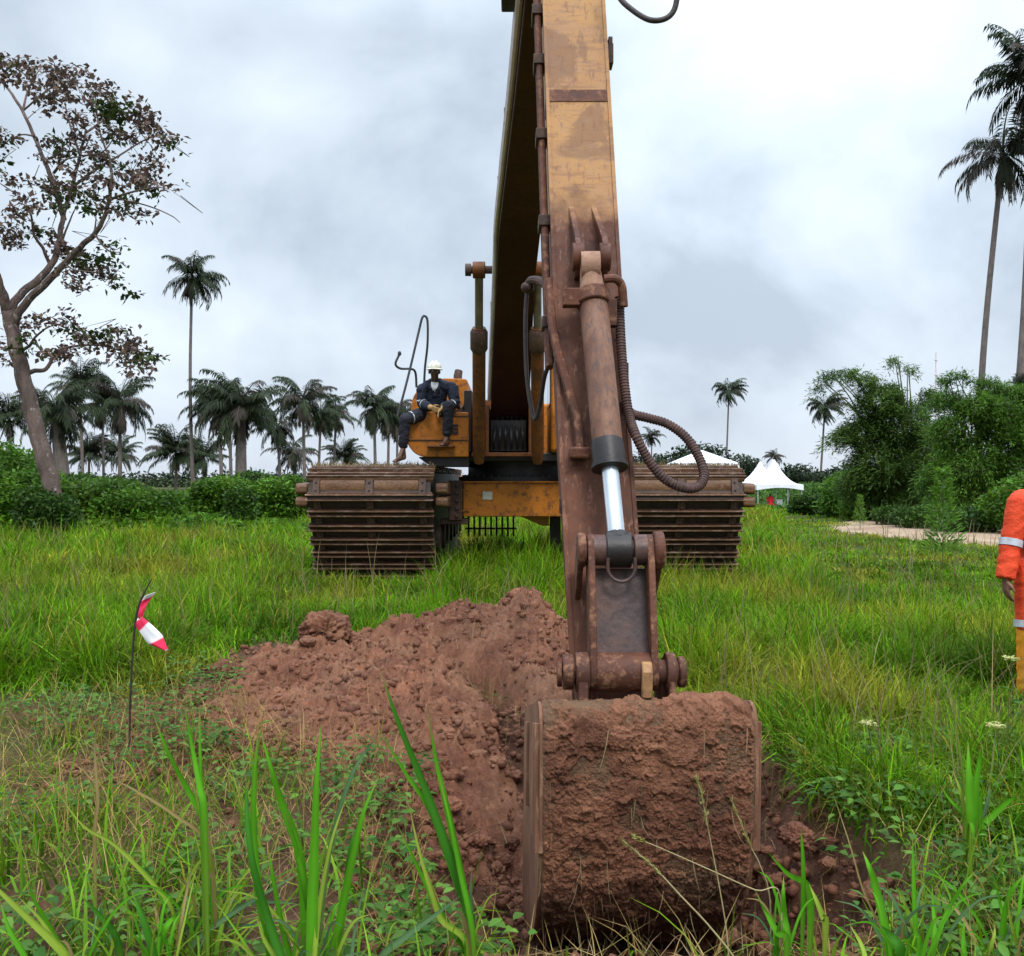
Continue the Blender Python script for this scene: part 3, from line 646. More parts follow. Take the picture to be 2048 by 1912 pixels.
# cab on the far side of the boom
cb2 = obj('cab', MB().prism(roundpoly([(14.95, 1.99), (14.85, 2.6), (15.05, 3.5), (15.2, 3.6), (16.7, 3.6), (16.75, 1.99)], .08), 'x', .60, 1.52), 'orange', ex, bevel=.03)
obj('windscreen', MB().prism([(14.855, 2.66), (15.035, 3.44), (15.015, 3.445), (14.835, 2.66)], 'x', .68, 1.44), 'glass', cb2)
obj('side_window', MB().box(.588, .597, 15.2, 16.3, 2.75, 3.4), 'glass', cb2)
# --- boom
def clx(d): return -.05 + .0385 * (15.8 - d)
bs = [(15.95, 2.25, .42, .30), (15.3, 2.72, .52, .30), (14.5, 3.3, .72, .285), (13.6, 3.93, .88, .265), (12.9, 4.36, .94, .26), (12.2, 4.60, .94, .26), (10.5, 4.76, .84, .235), (8.5, 4.87, .66, .212), (7.0, 4.95, .5, .205), (6.2, 5.05, .36, .2)]
rings = []
for i, (d, z, th, hw) in enumerate(bs):
    a = np.array(bs[max(i - 1, 0)][:2]); b = np.array(bs[min(i + 1, len(bs) - 1)][:2]); t = (b - a) / np.linalg.norm(b - a); nr = np.array([t[1], -t[0]])
    if nr[1] < 0: nr = -nr
    q = np.array([d, z]) + nr * th; x = clx(d); rings.append([(x - hw, d, z), (x + hw, d, z), (x + hw, q[0], q[1]), (x - hw, q[0], q[1])])
bo = obj('boom', MB().loft(rings), 'boomdark', ex, bevel=.012)
mb = MB()
for off in (0, .055):
    mb.tube(smoothpath([(clx(d) - hw - .026, d - .05, z + .10 + off * 2) for d, z, th, hw in bs[1:]], 4), .03, 8)
objs('boom_pipe', mb, 'silver', bo)
mb = MB()
for d, z in ((13.9, 3.85), (11.2, 4.8), (9.4, 4.9), (7.6, 5.0)): mb.box(clx(d) - np.interp(d, [7, 10.5, 14], [.25, .285, .33]), clx(d) - .2, d - .04, d + .04, z + .02, z + .26)
objs('pipe_clamp', mb, 'darkrust', bo, bevel=.005)
obj('hose_bracket', MB().box(clx(7.2) - .36, clx(7.2) - .18, 6.95, 7.25, 5.06, 5.3), 'black', bo, bevel=.01)
# boom cylinders with their shared pin
pin = MB().cyl((-.62, 13.35, 4.45), (.62, 13.35, 4.45), .055, n=16)
pin.cyl((-.64, 13.35, 4.45), (-.56, 13.35, 4.45), .085, n=14); pin.cyl((.56, 13.35, 4.45), (.64, 13.35, 4.45), .085, n=14); obj('boom_pin', pin, 'darkrust', bo)
for px in (958, 1075):
    b0 = P(px, 925, 14.75); b1 = P(px, 540, 13.35); b1[0] = (px - CX) / F * 13.35 ; ax = b1 - b0; ax /= np.linalg.norm(ax); Ln = np.linalg.norm(b1 - b0)
    q = lambda s: b0 + ax * Ln * s
    c = obj('boom_cylinder', MB().tube([q(0), q(.06), q(.72)], [.07, .095, .095], 20), 'orange_dull', ex)
    obj('cylinder_collar', MB().tube([q(.60), q(.615), q(.70), q(.715)], [.1, .125, .125, .1], 20), 'darkrust', c)
    obj('cylinder_rod', MB().cyl(q(.715), q(.97), .058), plain('dull_rod', (.14, .10, .075), (.24, .19, .14), 6, .35, .1, metal=.5) if 'dull_rod' not in bpy.data.materials else bpy.data.materials['dull_rod'], c)
    obj('rod_eye', MB().cyl(q(1) - np.array([.085, 0, 0]), q(1) + np.array([.085, 0, 0]), .115), 'orange_dull', c, bevel=.01)
# grey whip of cable hanging between boom and stick
mb = MB().tube(smoothpath([P(1055, 572, 5.8), P(1051, 640, 5.8), P(1053, 740, 5.8), P(1062, 812, 5.78), P(1071, 838, 5.75), P(1081, 805, 5.7), P(1090, 750, 5.6), P(1108, 715, 5.5)], 6), .0135, 8); obj('hanging_hose', mb, 'rubber', ex)
mb = MB().tube(smoothpath([P(1055, 574, 5.8), P(1062, 562, 5.78), P(1080, 562, 5.7), P(1096, 576, 5.6), P(1110, 602, 5.5)], 6), .027, 10); mb.ell(P(1055, 575, 5.8), .04, .04, .035, 12, 8); obj('elbow_hose', mb, 'darkrust', ex)

# --- stick (arm)
def sf(z): return 4.66 + .315 * (z - .66)                 # front face distance
def sx(z): return np.interp(z, [.5, 1.75, 2.86, 4.5, 5.6], [.475, .425, .402, .369, .35])
def pt_on(px, py, off):                                   # point in front of the stick's face by OFF under a photo pixel
    d = 5.
    for _ in range(8): d = sf(H + (CY - py) / F * d) - off
    return P(px, py, d)
SW = .178; zs = [.52, .62, .8, 1.2, 1.8, 2.6, 3.4, 4.4, 5.2, 5.6]; ths = [.20, .26, .30, .38, .48, .58, .62, .62, .55, .3]
rings = [[(sx(z) - SW, sf(z), z), (sx(z) + SW, sf(z), z), (sx(z) + SW, sf(z) + t, z + .05), (sx(z) - SW, sf(z) + t, z + .05)] for z, t in zip(zs, ths)]
W_st = ex
st = obj('stick', MB().loft(rings), 'stick', ex, bevel=.01)
mb = MB()                                                 # proud edges of the side plates
for s in (-1, 1):
    mb.loft([[(sx(z) + s * SW - .008, sf(z) - .008, z), (sx(z) + s * SW + .012, sf(z) - .008, z), (sx(z) + s * SW + .012, sf(z) + .02, z), (sx(z) + s * SW - .008, sf(z) + .02, z)] for z in zs])
obj('plate_edge', mb, 'stick', st)
z0 = 3.78; obj('wrap_band', MB().loft([[(sx(z) - SW - .004, sf(z) - .006, z), (sx(z) + SW + .004, sf(z) - .006, z), (sx(z) + SW + .004, sf(z) + .3, z), (sx(z) - SW - .004, sf(z) + .3, z)] for z in (z0, z0 + .075)]), 'rust', st)
mb = MB()                                                 # hydraulic pipes along the left flank
for off, r in ((.06, .02), (.16, .022)):
    mb.tube([(sx(z) - SW - .035, sf(z) + off + .04, z) for z in np.linspace(2.2, 5.4, 14)], r, 8)
objs('stick_pipe', mb, 'rust', st)
mb = MB()
for z in (2.45, 3.05, 3.6, 4.1, 4.45): mb.box(sx(z) - SW - .07, sx(z) - SW - .002, sf(z) + .06, sf(z) + .26, z - .03, z + .03)
for z in (4.13,): mb.box(sx(z) + SW + .002, sx(z) + SW + .05, sf(z) + .05, sf(z) + .16, z - .06, z + .06); mb.box(sx(z) + SW + .02, sx(z) + SW + .045, sf(z) + .05, sf(z) + .16, z + .05, z + .1)
for z in (1.95, 2.15): mb.box(sx(z) + SW + .002, sx(z) + SW + .022, sf(z) + .02, sf(z) + .1, z - .08, z + .06)
mb.box(sx(1.45) - SW - .02, sx(1.45) - SW - .002, sf(1.45) + .02, sf(1.45) + .05, 1.42, 1.50)
objs('pipe_bracket', mb, 'darkrust', st, bevel=.004)
mb = MB()                                                 # square steel line that turns across the face to its block
mb.tube([pt_on(1100, 560, -.03), pt_on(1103, 640, .015), pt_on(1112, 690, .03), pt_on(1135, 770, .05), pt_on(1152, 830, .06), pt_on(1158, 870, .06), pt_on(1160, 900, .06)], [.024] * 7, 8)
obj('feed_pipe', mb, 'rust', st)
c = pt_on(1157, 906, .05); obj('pipe_block', MB().box(c[0] - .045, c[0] + .06, c[1] - .05, c[1] + .06, c[2] - .03, c[2] + .03), 'rust', st, bevel=.012)
# ears for the bucket cylinder, tapering into the face above
def seg(px0, y0, px1, y1, w0, off0, off1):
    a = pt_on(px0, y0, 0); b = pt_on(px1, y1, 0); return a, b
mb = MB()
for pxa, pxb in ((1142, 1152), (1187, 1204)):
    a = pt_on(pxa, 412, 0); b = pt_on(pxb, 505, 0); c = pt_on(pxb + 2, 560, 0); hwid = .016
    pr = [(a[1], a[2]), (b[1] - .12, b[2] + .06), (b[1] - .2, b[2]), (b[1] - .2, b[2] - .10), (c[1] - .1, c[2]), (c[1] + .02, c[2]), (b[1] + .02, b[2]), (a[1] + .02, a[2])]
    mb.loft([[((a[0] if k in (0, 7) else b[0]) + s, p[0], p[1]) for k, p in enumerate(pr)] for s in (-hwid, hwid)])
    e = np.array([b[0], b[1] - .15, b[2] - .06]); mb.cyl(e - np.array([.03, 0, 0]), e + np.array([.03, 0, 0]), .075, n=18)
objs('cylinder_ear', mb, 'stick', st, 2, bevel=.006)
# bucket cylinder
e0 = pt_on(1180, 535, .15); rp_ = np.array([(1236 - CX) / F * 4.58, 4.58, H + (CY - 1100) / F * 4.58])
gd = np.array([(1217 - CX) / F * 4.74, 4.74, H + (CY - 905) / F * 4.74]); gd = e0 + (rp_ - e0) * (np.linalg.norm(gd - e0) / np.linalg.norm(rp_ - e0))
ax = (rp_ - e0) / np.linalg.norm(rp_ - e0); LG = np.linalg.norm(gd - e0)
c = obj('bucket_cylinder', MB().tube([e0 + ax * .17, e0 + ax * .2, e0 + ax * (LG - .04)], [.066, .075, .075], 26), 'darkrust' if False else worn('barrel_steel', (.13, .055, .032), (.23, .115, .07), (.085, .065, .066), .5, 8., .5, .45, (1, 1, .35)), ex)
mb = MB().cyl(e0 - np.array([.05, 0, 0]), e0 + np.array([.05, 0, 0]), .085, n=20); mb.tube([e0 + ax * -.02, e0 + ax * .1, e0 + ax * .19], [.052, .062, .076], 14); obj('cylinder_eye', mb, worn('dusty_eye_steel', (.33, .19, .125), (.26, .14, .09), (.2, .11, .08), .5, 6., .7, .4), c)
mb = MB().tube([e0 + ax * .15, e0 + ax * .155, e0 + ax * .23, e0 + ax * .235], [.08, .092, .092, .08], 20)
q = e0 + ax * .2; mb.box(q[0] - .16, q[0] - .07, q[1] - .05, q[1] + .05, q[2] - .035, q[2] + .055); mb.box(q[0] + .07, q[0] + .12, q[1] - .045, q[1] + .05, q[2] - .14, q[2] - .0)
mb.tube(smoothpath([q + np.array([.05, -.05, .1]), q + np.array([.11, -.05, .10]), q + np.array([.145, -.03, .07]), q + np.array([.155, -.02, .0]), q + np.array([.158, -.02, -.04])], 5), .022, 10)
obj('cylinder_clamp', mb, 'rust', c, bevel=.005)
mb = MB().tube([gd - ax * .07, gd - ax * .05, gd + ax * .05, gd + ax * .055, gd + ax * .075, gd + ax * .08], [.076, .08, .08, .09, .09, .06], 26); obj('cylinder_gland', mb, 'black', c)
obj('cylinder_rod', MB().cyl(gd + ax * .05, rp_ - ax * .05, .0415, n=26), 'chrome', c)
# bucket linkage
lp = np.array([.505, 4.45, .715])                         # lower link pin
lk = MB(); XL = rp_[0] + .008
def plate(xa, xb, a, b, ra, rb):                          # rounded bar in the y-z plane
    t = math.atan2(b[1] - a[1], b[0] - a[0]); pl = []
    for k in range(9): an = t + math.pi / 2 + math.pi * k / 8; pl.append((a[0] + ra * math.cos(an), a[1] + ra * math.sin(an)))
    for k in range(9): an = t - math.pi / 2 + math.pi * k / 8; pl.append((b[0] + rb * math.cos(an), b[1] + rb * math.sin(an)))
    lk.prism(pl, 'x', xa, xb)
A = (rp_[1], rp_[2]); B = (lp[1], lp[2])
for s in (-1, 1): plate(XL + s * .138 - .016, XL + s * .138 + .016, A, B, .075, .085)
hl = obj('bucket_link', lk, 'rust', ex, bevel=.006)
obj('link_web', MB().prism([(A[0] + .03, A[1] - .09), (A[0] + .055, A[1] - .09), (B[0] + .055, B[1] + .06), (B[0] + .02, B[1] + .06)], 'x', XL - .125, XL + .125), 'linksteel', hl, bevel=.004)
mb = MB().tube([(XL - .125, A[0] + .02, (A[1] + B[1]) / 2 + .02), (XL + .125, A[0] + .01, (A[1] + B[1]) / 2 + .02)], .011, 8); obj('weld_seam', mb, 'linksteel', hl)
mb = MB().cyl((XL - .195, *A), (XL + .2, *A), .05, n=22); mb.cyl((XL - .155, *A), (XL - .062, *A), .073, n=26); mb.cyl((XL + .062, *A), (XL + .15, *A), .073, n=26); obj('link_pin', mb, 'linksteel', hl, bevel=.006)
mb = MB().cyl((XL - .2, *A), (XL - .16, *A), .082, n=26); mb.cyl((XL + .155, *A), (XL + .205, *A), .088, n=26); objs('pin_cap', mb, 'rust', hl, bevel=.01)
mb = MB().cyl((rp_[0] - .06, *A), (rp_[0] + .06, *A), .084, n=30); mb.tube([rp_ - ax * .09, rp_ - ax * .05], [.045, .07], 20); obj('rod_eye', mb, 'black', hl, bevel=.006)
mb = MB().tube(smoothpath([(XL - .062, A[0] - .075, A[1] - .03), (XL - .062, A[0] - .075, A[1] - .09), (XL - .04, A[0] - .078, A[1] - .125), (XL, A[0] - .08, A[1] - .14), (XL + .04, A[0] - .078, A[1] - .125), (XL + .062, A[0] - .075, A[1] - .09), (XL + .062, A[0] - .075, A[1] - .03)], 5), .0085, 8); obj('lifting_eye', mb, 'linksteel', hl)
lk = MB(); C = (sf(1.0) + .12, .98)
for s in (-1, 1): plate(XL + s * .185 - .014, XL + s * .185 + .014, A, C, .07, .06)
objs('guide_link', lk, 'rust', hl, bevel=.006)
mb = MB().cyl((XL - .128, *B), (XL + .128, *B), .088, n=28); obj('link_boss', mb, 'rust', hl, bevel=.008)
mb = MB().cyl((sx(.62) - .25, sf(.62) + .12, .64), (sx(.62) + .25, sf(.62) + .12, .64), .06, n=20); obj('stick_pin', mb, 'rust', ex)
# --- bucket: curved back plate to the camera, mouth to the machine
bprof = [(5.25, .37), (4.62, .535), (4.42, .59), (4.33, .60), (4.27, .555), (4.253, .46), (4.25, .25), (4.29, .0), (4.38, -.25), (4.54, -.46), (4.76, -.62), (5.05, -.72), (5.4, -.78)]
BC, BW, YAW = .60, .472, .052
def by(x, y, z): return (BC + x - (y - 4.25) * YAW - .0 * z, y + x * YAW * .6, z)
bp = smoothpath([(a, b, 0) for a, b in bprof], 3); bp = [(p[0], p[1]) for p in bp]
def inset(pts, t):
    out = []
    for i, p in enumerate(pts):
        a = np.array(pts[max(i - 1, 0)]); b = np.array(pts[min(i + 1, len(pts) - 1)]); d_ = (b - a) / np.linalg.norm(b - a); out.append(tuple(np.array(p) + t * np.array([-d_[1], d_[0]])))
    return out
inn = inset(bp, -.03) if inset(bp, -.03)[20][0] > bp[20][0] else inset(bp, .03)
mb = MB()
rings = [[by(s * BW * (1. if 0 < k < 99 else 1), p[0], p[1]) for s in (-1, 1)] + [by(s * BW, q[0], q[1]) for s in (1, -1)] for k, (p, q) in enumerate(zip(bp, inn))]
mb.loft(rings)
bk = obj('bucket', mb, 'mud', ex, bevel=.006)
for s in (-1, 1):
    poly = bp + [(5.45, -.70), (5.30, .28)]
    mb = MB().loft([[by(s * (BW - .005) + o, p[0], p[1]) for p in poly] for o in (-.012, .012)]); obj('side_panel', mb, worn('bucket_side', (.27, .135, .078), (.16, .075, .045), (.34, .205, .125), .5, 5., .8, .5, (1, 1, .25)) if s < 0 else bpy.data.materials['bucket_side'], bk)
    mb = MB()
    for (a0, a1, t) in ((4.27, 4.33, .02), (4.45, 4.5, .015), (4.9, 4.95, .015)): mb.loft([[by(s * (BW + .008) + o, p[0], p[1]) for p in ((a0, .53 - (a0 - 4.27) * .24), (a1, .53 - (a1 - 4.27) * .24), (a1 + .02, -.05), (a0 + .02, -.05))] for o in (-t, t)])
    objs('wear_strip', mb, bpy.data.materials['bucket_side'], bk, bevel=.004)
# mud caked on the back plate
def mudx(u, v):
    a = fbm(u * 2.6 + 3, v * 2.9, 5, .6); b = fbm(u * 5 + 8, v * 6, 5, .65)
    t = .006 + .013 * sst(-.10, -.03, a) + .013 * sst(.12, .16, a + .15 * b) + .009 * sst(.04, .10, b)
    return t + .008 * np.clip(fbm(u * 9, v * 12, 5, .7), -.3, 1) + .007 * fbm(u * 30, v * 36, 3, .7) + .006 * fbm(u * 75, v * 80, 2, .7, True)
sL = [0]
for i in range(1, len(bp)): sL.append(sL[-1] + math.dist(bp[i], bp[i - 1]))
us = np.linspace(-1, 1, 330); vs = np.linspace(.80, sL[-1] - .35, 540); U, Vv = np.meshgrid(us, vs)
py_ = np.interp(Vv, sL, [p[0] for p in bp]); pz_ = np.interp(Vv, sL, [p[1] for p in bp]); t_ = np.stack([np.interp(Vv + .01, sL, [p[0] for p in bp]) - np.interp(Vv - .01, sL, [p[0] for p in bp]), np.interp(Vv + .01, sL, [p[1] for p in bp]) - np.interp(Vv - .01, sL, [p[1] for p in bp])], -1)
t_ /= np.linalg.norm(t_, axis=-1, keepdims=True); ny_, nz_ = t_[..., 1], -t_[..., 0]
fl = np.where(ny_ * (py_ - 4.8) + nz_ * (pz_ + .0) < 0, -1, 1); ny_ = ny_ * fl; nz_ = nz_ * fl
edge = np.clip(np.minimum(sst(1., .93, np.abs(U) ), sst(.80, .94, Vv)), 0, 1)
top_round = sst(.72, .99, U) * sst(1.12, .82, Vv) * .06
bare = sst(.05, .35, fbm(U * 2.3 + 9, Vv * 2.1, 3))
DM = mudx(U * .5, Vv) * edge * (1 - .75 * bare * sst(1.6, 1.1, Vv)) - .006 * (1 - edge)
xx = U * (BW + .004) - top_round; VX = BC + xx - (py_ - 4.25) * YAW; VY = py_ + xx * YAW * .6 + ny_ * DM; VZ = pz_ + nz_ * DM - top_round * .6
idx = np.arange(U.size).reshape(U.shape)
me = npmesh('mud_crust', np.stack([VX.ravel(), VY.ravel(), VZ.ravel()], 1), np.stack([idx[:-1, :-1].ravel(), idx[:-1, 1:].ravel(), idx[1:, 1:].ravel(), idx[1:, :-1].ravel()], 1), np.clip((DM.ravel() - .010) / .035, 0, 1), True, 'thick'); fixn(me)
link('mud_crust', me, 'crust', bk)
lf = LF(); n = 170; k = rng.integers(0, U.size, n); pos = np.stack([VX.ravel()[k], VY.ravel()[k] - .005, VZ.ravel()[k]], 1)
blades(lf, pos, -rng.uniform(.05, .22, n), np.full(n, .004), colmix(n, (.24, .17, .09), (.30, .24, .13)), .15, .3, 3); lf.obj('caught_straw', 'grass', bk)['kind'] = 'stuff'
mb = MB()
for xa in (.425, .585):
    pass
for xo, wv in ((-.185, .045), (.215, .03)):
    pl = [(B[0] - .075, B[1] + .05), (B[0] - .04, B[1] + .085), (B[0] + .03, B[1] + .085), (B[0] + .2, B[1] + .02), (sf(.62) + .2, .66), (sf(.62) + .2, .44), (B[0] - .1, .56)]
    mb.loft([[(lp[0] + xo + o, p[0], p[1]) for p in pl] for o in (-wv / 2, wv / 2)])
    mb.cyl((lp[0] + xo - wv * .7, *B), (lp[0] + xo + wv * .7, *B), .09, n=24)
objs('bucket_ear', mb, 'rust', bk, 2, bevel=.006)
mb = MB().cyl((lp[0] - .275, *B), (lp[0] + .275, *B), .055, n=22); mb.cyl((lp[0] - .275, *B), (lp[0] - .225, *B), .08, n=24); mb.cyl((lp[0] + .25, *B), (lp[0] + .285, *B), .07, n=24); obj('bucket_pin', mb, 'rust', bk, bevel=.008)
mb = MB().prism([(B[0] - .10, B[1] - .1), (B[0] - .115, B[1] + .02), (B[0] - .09, B[1] + .06), (B[0] - .06, B[1] + .06), (B[0] - .07, B[1] - .1)], 'x', lp[0] + .075, lp[0] + .122); obj('stop_lug', mb, worn('tan_lug', (.42, .23, .09), (.3, .16, .08), (.2, .1, .06), .5, 8.), bk, bevel=.006)
mb = MB()
for k in range(5):
    x = -.4 + k * .2; mb.loft([[by(x + o, 5.33, -.80), by(x + o, 5.33, -.72), by(x + o * .4, 5.62, -.80)] for o in (-.045, .045)])
objs('bucket_tooth', mb, 'rust', bk)
# --- hoses on the stick
def ribbed(path, r, pitch=.016, n=12):
    pts = smoothpath(path, 14); out = []; rr = []; acc = 0
    ls = [0]
    for i in range(1, len(pts)): ls.append(ls[-1] + np.linalg.norm(pts[i] - pts[i - 1]))
    m_ = int(ls[-1] / pitch * 4); A_ = np.array(pts)
    for k in range(m_ + 1):
        s = ls[-1] * k / m_; out.append(np.array([np.interp(s, ls, A_[:, j]) for j in range(3)])); rr.append(r * (1 if k % 4 in (0, 1) else .86))
    return MB().tube(out, rr, n)
h0 = pt_on(1240, 575, .12); 
hose = [pt_on(1239, 595, .12), pt_on(1240, 640, .11), pt_on(1243, 700, .1), pt_on(1249, 770, .1), pt_on(1258, 830, .1), P(1272, 872, 4.86), P(1296, 918, 4.85), P(1326, 955, 4.85), P(1362, 974, 4.86), P(1394, 974, 4.9), P(1408, 952, 4.95), P(1398, 915, 5.0), P(1372, 875, 5.05), P(1335, 848, 5.08), P(1296, 836, 5.08), P(1262, 826, 5.06), P(1248, 800, 5.05)]
obj('hydraulic_hose', ribbed(hose, .026), 'hoseguard', ex)
mb = MB().tube(smoothpath([P(1210, -70, 5.7), P(1236, -10, 5.6), P(1262, 18, 5.55), P(1300, 40, 5.5), P(1335, 35, 5.5), P(1352, 8, 5.5), P(1350, -40, 5.5), P(1310, -110, 5.6), P(1240, -150, 5.75)], 8), .016, 12); obj('black_hose', mb, 'rubber', ex)

# ------------------------------------------------------------------ people: one continuous body, clothing as children
def body(name, mb, mat, parent, voxel=.011, smooth=6, wrinkle=0.):
    me = bpy.data.meshes.new(name); me.from_pydata(mb.v, [], mb.f); fixn(me)
    t = bpy.data.objects.new('tmp', me); COL.objects.link(t)
    r = t.modifiers.new('r', 'REMESH'); r.mode = 'VOXEL'; r.voxel_size = voxel; r.use_smooth_shade = True
    s = t.modifiers.new('s', 'SMOOTH'); s.factor = .5; s.iterations = smooth
    dg = bpy.context.evaluated_depsgraph_get(); m2 = bpy.data.meshes.new_from_object(t.evaluated_get(dg)); m2.name = name
    bpy.data.objects.remove(t); m2.materials.clear()
    m2.polygons.foreach_set('use_smooth', [True] * len(m2.polygons))
    if wrinkle:
        n = len(m2.vertices); co = np.empty(n * 3); m2.vertices.foreach_get('co', co); no = np.empty(n * 3); m2.vertices.foreach_get('normal', no); co = co.reshape(-1, 3); no = no.reshape(-1, 3)
        f_ = fbm(co[:, 0] * 5 + co[:, 1] * 4 + co[:, 2] * 3, co[:, 2] * 11 - co[:, 0] * 4, 3, .55, True) + .6 * fbm(co[:, 0] * 12, co[:, 2] * 16 + co[:, 1] * 9, 2)
        co += no * (f_ * wrinkle)[:, None]; m2.vertices.foreach_set('co', co.ravel()); m2.update()
    return link(name, m2, mat, parent)
def limb(mb, pts, rr):
    for i in range(len(pts) - 1): mb.capsule(pts[i], rr[i], pts[i + 1], rr[i + 1])
def hand(mb, wr, fwd, side, nrm, k=1., curl=.5, thumb=1):
    """palm, four fingers of unequal length with two bends, thumb from the side of the palm"""
    wr, fwd, side, nrm = [np.array(a, float) for a in (wr, fwd, side, nrm)]
    fwd /= np.linalg.norm(fwd); side = side - fwd * side.dot(fwd); side /= np.linalg.norm(side); nrm = np.cross(fwd, side) * np.sign(np.dot(np.cross(fwd, side), nrm) or 1)
    for o in (-.026, -.009, .009, .026): mb.capsule(wr + side * o * .7 * k, .014 * k, wr + fwd * .085 * k + side * o * k, .0125 * k, 8, 3)
    for o, ln in ((-.028, .062), (-.0095, .080), (.0095, .086), (.028, .074)):
        p = wr + fwd * .088 * k + side * o * k; d = fwd; r = .0095 * k; c = curl
        for seg_, f_ in ((.42, .6), (.32, 1.), (.26, .9)):
            d = d * math.cos(c * f_) + nrm * math.sin(c * f_); q = p + d * ln * k * seg_; mb.capsule(p, r, q, r * .9, 8, 3); p = q; r *= .9
    a = wr + fwd * .03 * k + side * .028 * thumb * k; b = a + (fwd * .03 + side * thumb * .026 + nrm * .012) * k; c_ = b + (fwd * .034 + side * thumb * .004 + nrm * .012) * k
    mb.capsule(a, .015 * k, b, .0115 * k, 8, 3); mb.capsule(b, .0115 * k, c_, .009 * k, 8, 3)
def head(mb, c, face, k=1.):
    c = np.array(c, float); f = np.array(face, float); f /= np.linalg.norm(f); s = np.cross(f, [0, 0, 1]); s /= np.linalg.norm(s); u = np.cross(s, f)
    rot = Matrix([[s[0], f[0], u[0]], [s[1], f[1], u[1]], [s[2], f[2], u[2]]])
    q = lambda a, b, d: c + (s * a + f * b + u * d) * k
    mb.ell(q(0, -.012, .03), .076 * k, .096 * k, .09 * k, rot=rot); mb.ell(q(0, .018, -.035), .058 * k, .068 * k, .075 * k, rot=rot)
    mb.ell(q(0, .05, -.085), .026 * k, .026 * k, .022 * k, rot=rot)
    mb.capsule(q(0, .086, .02), .010 * k, q(0, .104, -.022), .015 * k, 8, 3)
    for e in (-1, 1):
        mb.ell(q(e * .018, .09, -.027), .012 * k, .012 * k, .009 * k, 8, 6, rot=rot)
        mb.ell(q(e * .078, -.012, -.008), .011 * k, .02 * k, .033 * k, 10, 8, rot=rot); mb.ell(q(e * .034, .078, .03), .03 * k, .014 * k, .011 * k, 10, 6, rot=rot)
        mb.ell(q(e * .035, .058, -.028), .026 * k, .022 * k, .02 * k, 10, 6, rot=rot)
    mb.ell(q(0, .084, -.052), .026 * k, .012 * k, .0075 * k, 10, 6, rot=rot); mb.ell(q(0, .080, -.066), .022 * k, .012 * k, .008 * k, 10, 6, rot=rot)
    return q, rot

# --- the man sitting on the machine
op = thing('person', P(868, 838, 15.1), 'man in cream hard hat and dark jacket sitting on the front of the excavator', 'person')
D0 = 14.78
hip_l, hip_r = P(856, 826, 15.0), P(880, 826, 15.0); kn_l, kn_r = P(811, 838, 14.62), P(898, 812, 14.50)
an_l, an_r = P(806, 896, 14.68), P(894, 872, 14.62); to_l, to_r = P(790, 922, 14.45), P(884, 889, 14.42); he_l = P(808, 915, 14.70); he_r = P(896, 885, 14.66)
sh_l, sh_r = P(845, 779, 14.86), P(903, 776, 14.88); el_l, el_r = P(843, 806, 14.86), P(911, 806, 14.84); wr_l, wr_r = P(862, 815, 14.58), P(886, 815, 14.56)
hc = P(869, 743, 14.70); nk = P(870, 762, 14.84); ch = P(872, 787, 14.93); pv = P(868, 825, 15.05)
bm_ = MB(); q, rot = head(bm_, hc, (.22, -1, -.12), 1.06)
limb(bm_, [hc + np.array([0, .02, -.05]), nk + np.array([0, .01, -.03])], [.056, .062])
limb(bm_, [nk + np.array([0, .02, -.04]), ch, pv], [.08, .13, .13]); limb(bm_, [sh_l, nk + np.array([0, .02, -.05]), sh_r], [.06, .075, .06])
limb(bm_, [sh_l, el_l, wr_l], [.055, .042, .03]); limb(bm_, [sh_r, el_r, wr_r], [.055, .042, .03])
limb(bm_, [hip_l, kn_l, an_l], [.085, .06, .038]); limb(bm_, [hip_r, kn_r, an_r], [.085, .06, .038])
for an, he, to in ((an_l, he_l, to_l), (an_r, he_r, to_r)):
    limb(bm_, [an, he], [.038, .036]); limb(bm_, [an, (he + to) / 2 + np.array([0, 0, .02]), to], [.036, .034, .026]); limb(bm_, [he, to], [.034, .026])
    for o in (-.03, -.012, .006, .022): bm_.capsule(to + np.array([o, .01, 0]), .012, to + np.array([o * 1.15, -.035, -.008]), .009, 8, 3)
bd = body('body', bm_, 'skin', op, .009, 3)
for e in (-1, 1):
    mb = MB().ell(q(e * .033, .079, .008), .011, .008, .007, 10, 6); obj('eye', mb, 'eye', bd)
jk = MB(); cup = ch + np.array([0, 0, .05])
limb(jk, [nk + np.array([0, .03, -.075]), ch + np.array([0, .02, 0]), pv + np.array([0, 0, .03])], [.1, .165, .165])
limb(jk, [sh_l, nk + np.array([-.05, .04, -.045])], [.080, .085]); limb(jk, [sh_r, nk + np.array([.05, .04, -.045])], [.080, .085]); limb(jk, [sh_l, el_l, wr_l + (el_l - wr_l) * .25], [.083, .070, .056]); limb(jk, [sh_r, el_r, wr_r + (el_r - wr_r) * .25], [.083, .070, .056])
jk.ell(ch + np.array([0, .0, .06]), .19, .12, .17)
for s in (-1, 1): limb(jk, [nk + np.array([s * .06, .0, -.045]), nk + np.array([s * .05, -.08, -.12]), ch + np.array([s * .01, -.13, -.05])], [.028, .026, .02])
body('jacket', jk, 'navy', op, .011, 3, .016)
tp = MB(); limb(tp, [pv + np.array([-.06, 0, 0]), pv + np.array([.06, 0, 0])], [.15, .15]); limb(tp, [hip_l, kn_l], [.115, .083]); limb(tp, [hip_r, kn_r], [.115, .083])
limb(tp, [kn_l, an_l + (kn_l - an_l) * .12], [.083, .066]); limb(tp, [kn_r, an_r + (kn_r - an_r) * .12], [.083, .066]); body('trousers', tp, 'trousers', op, .012, 3, .016)
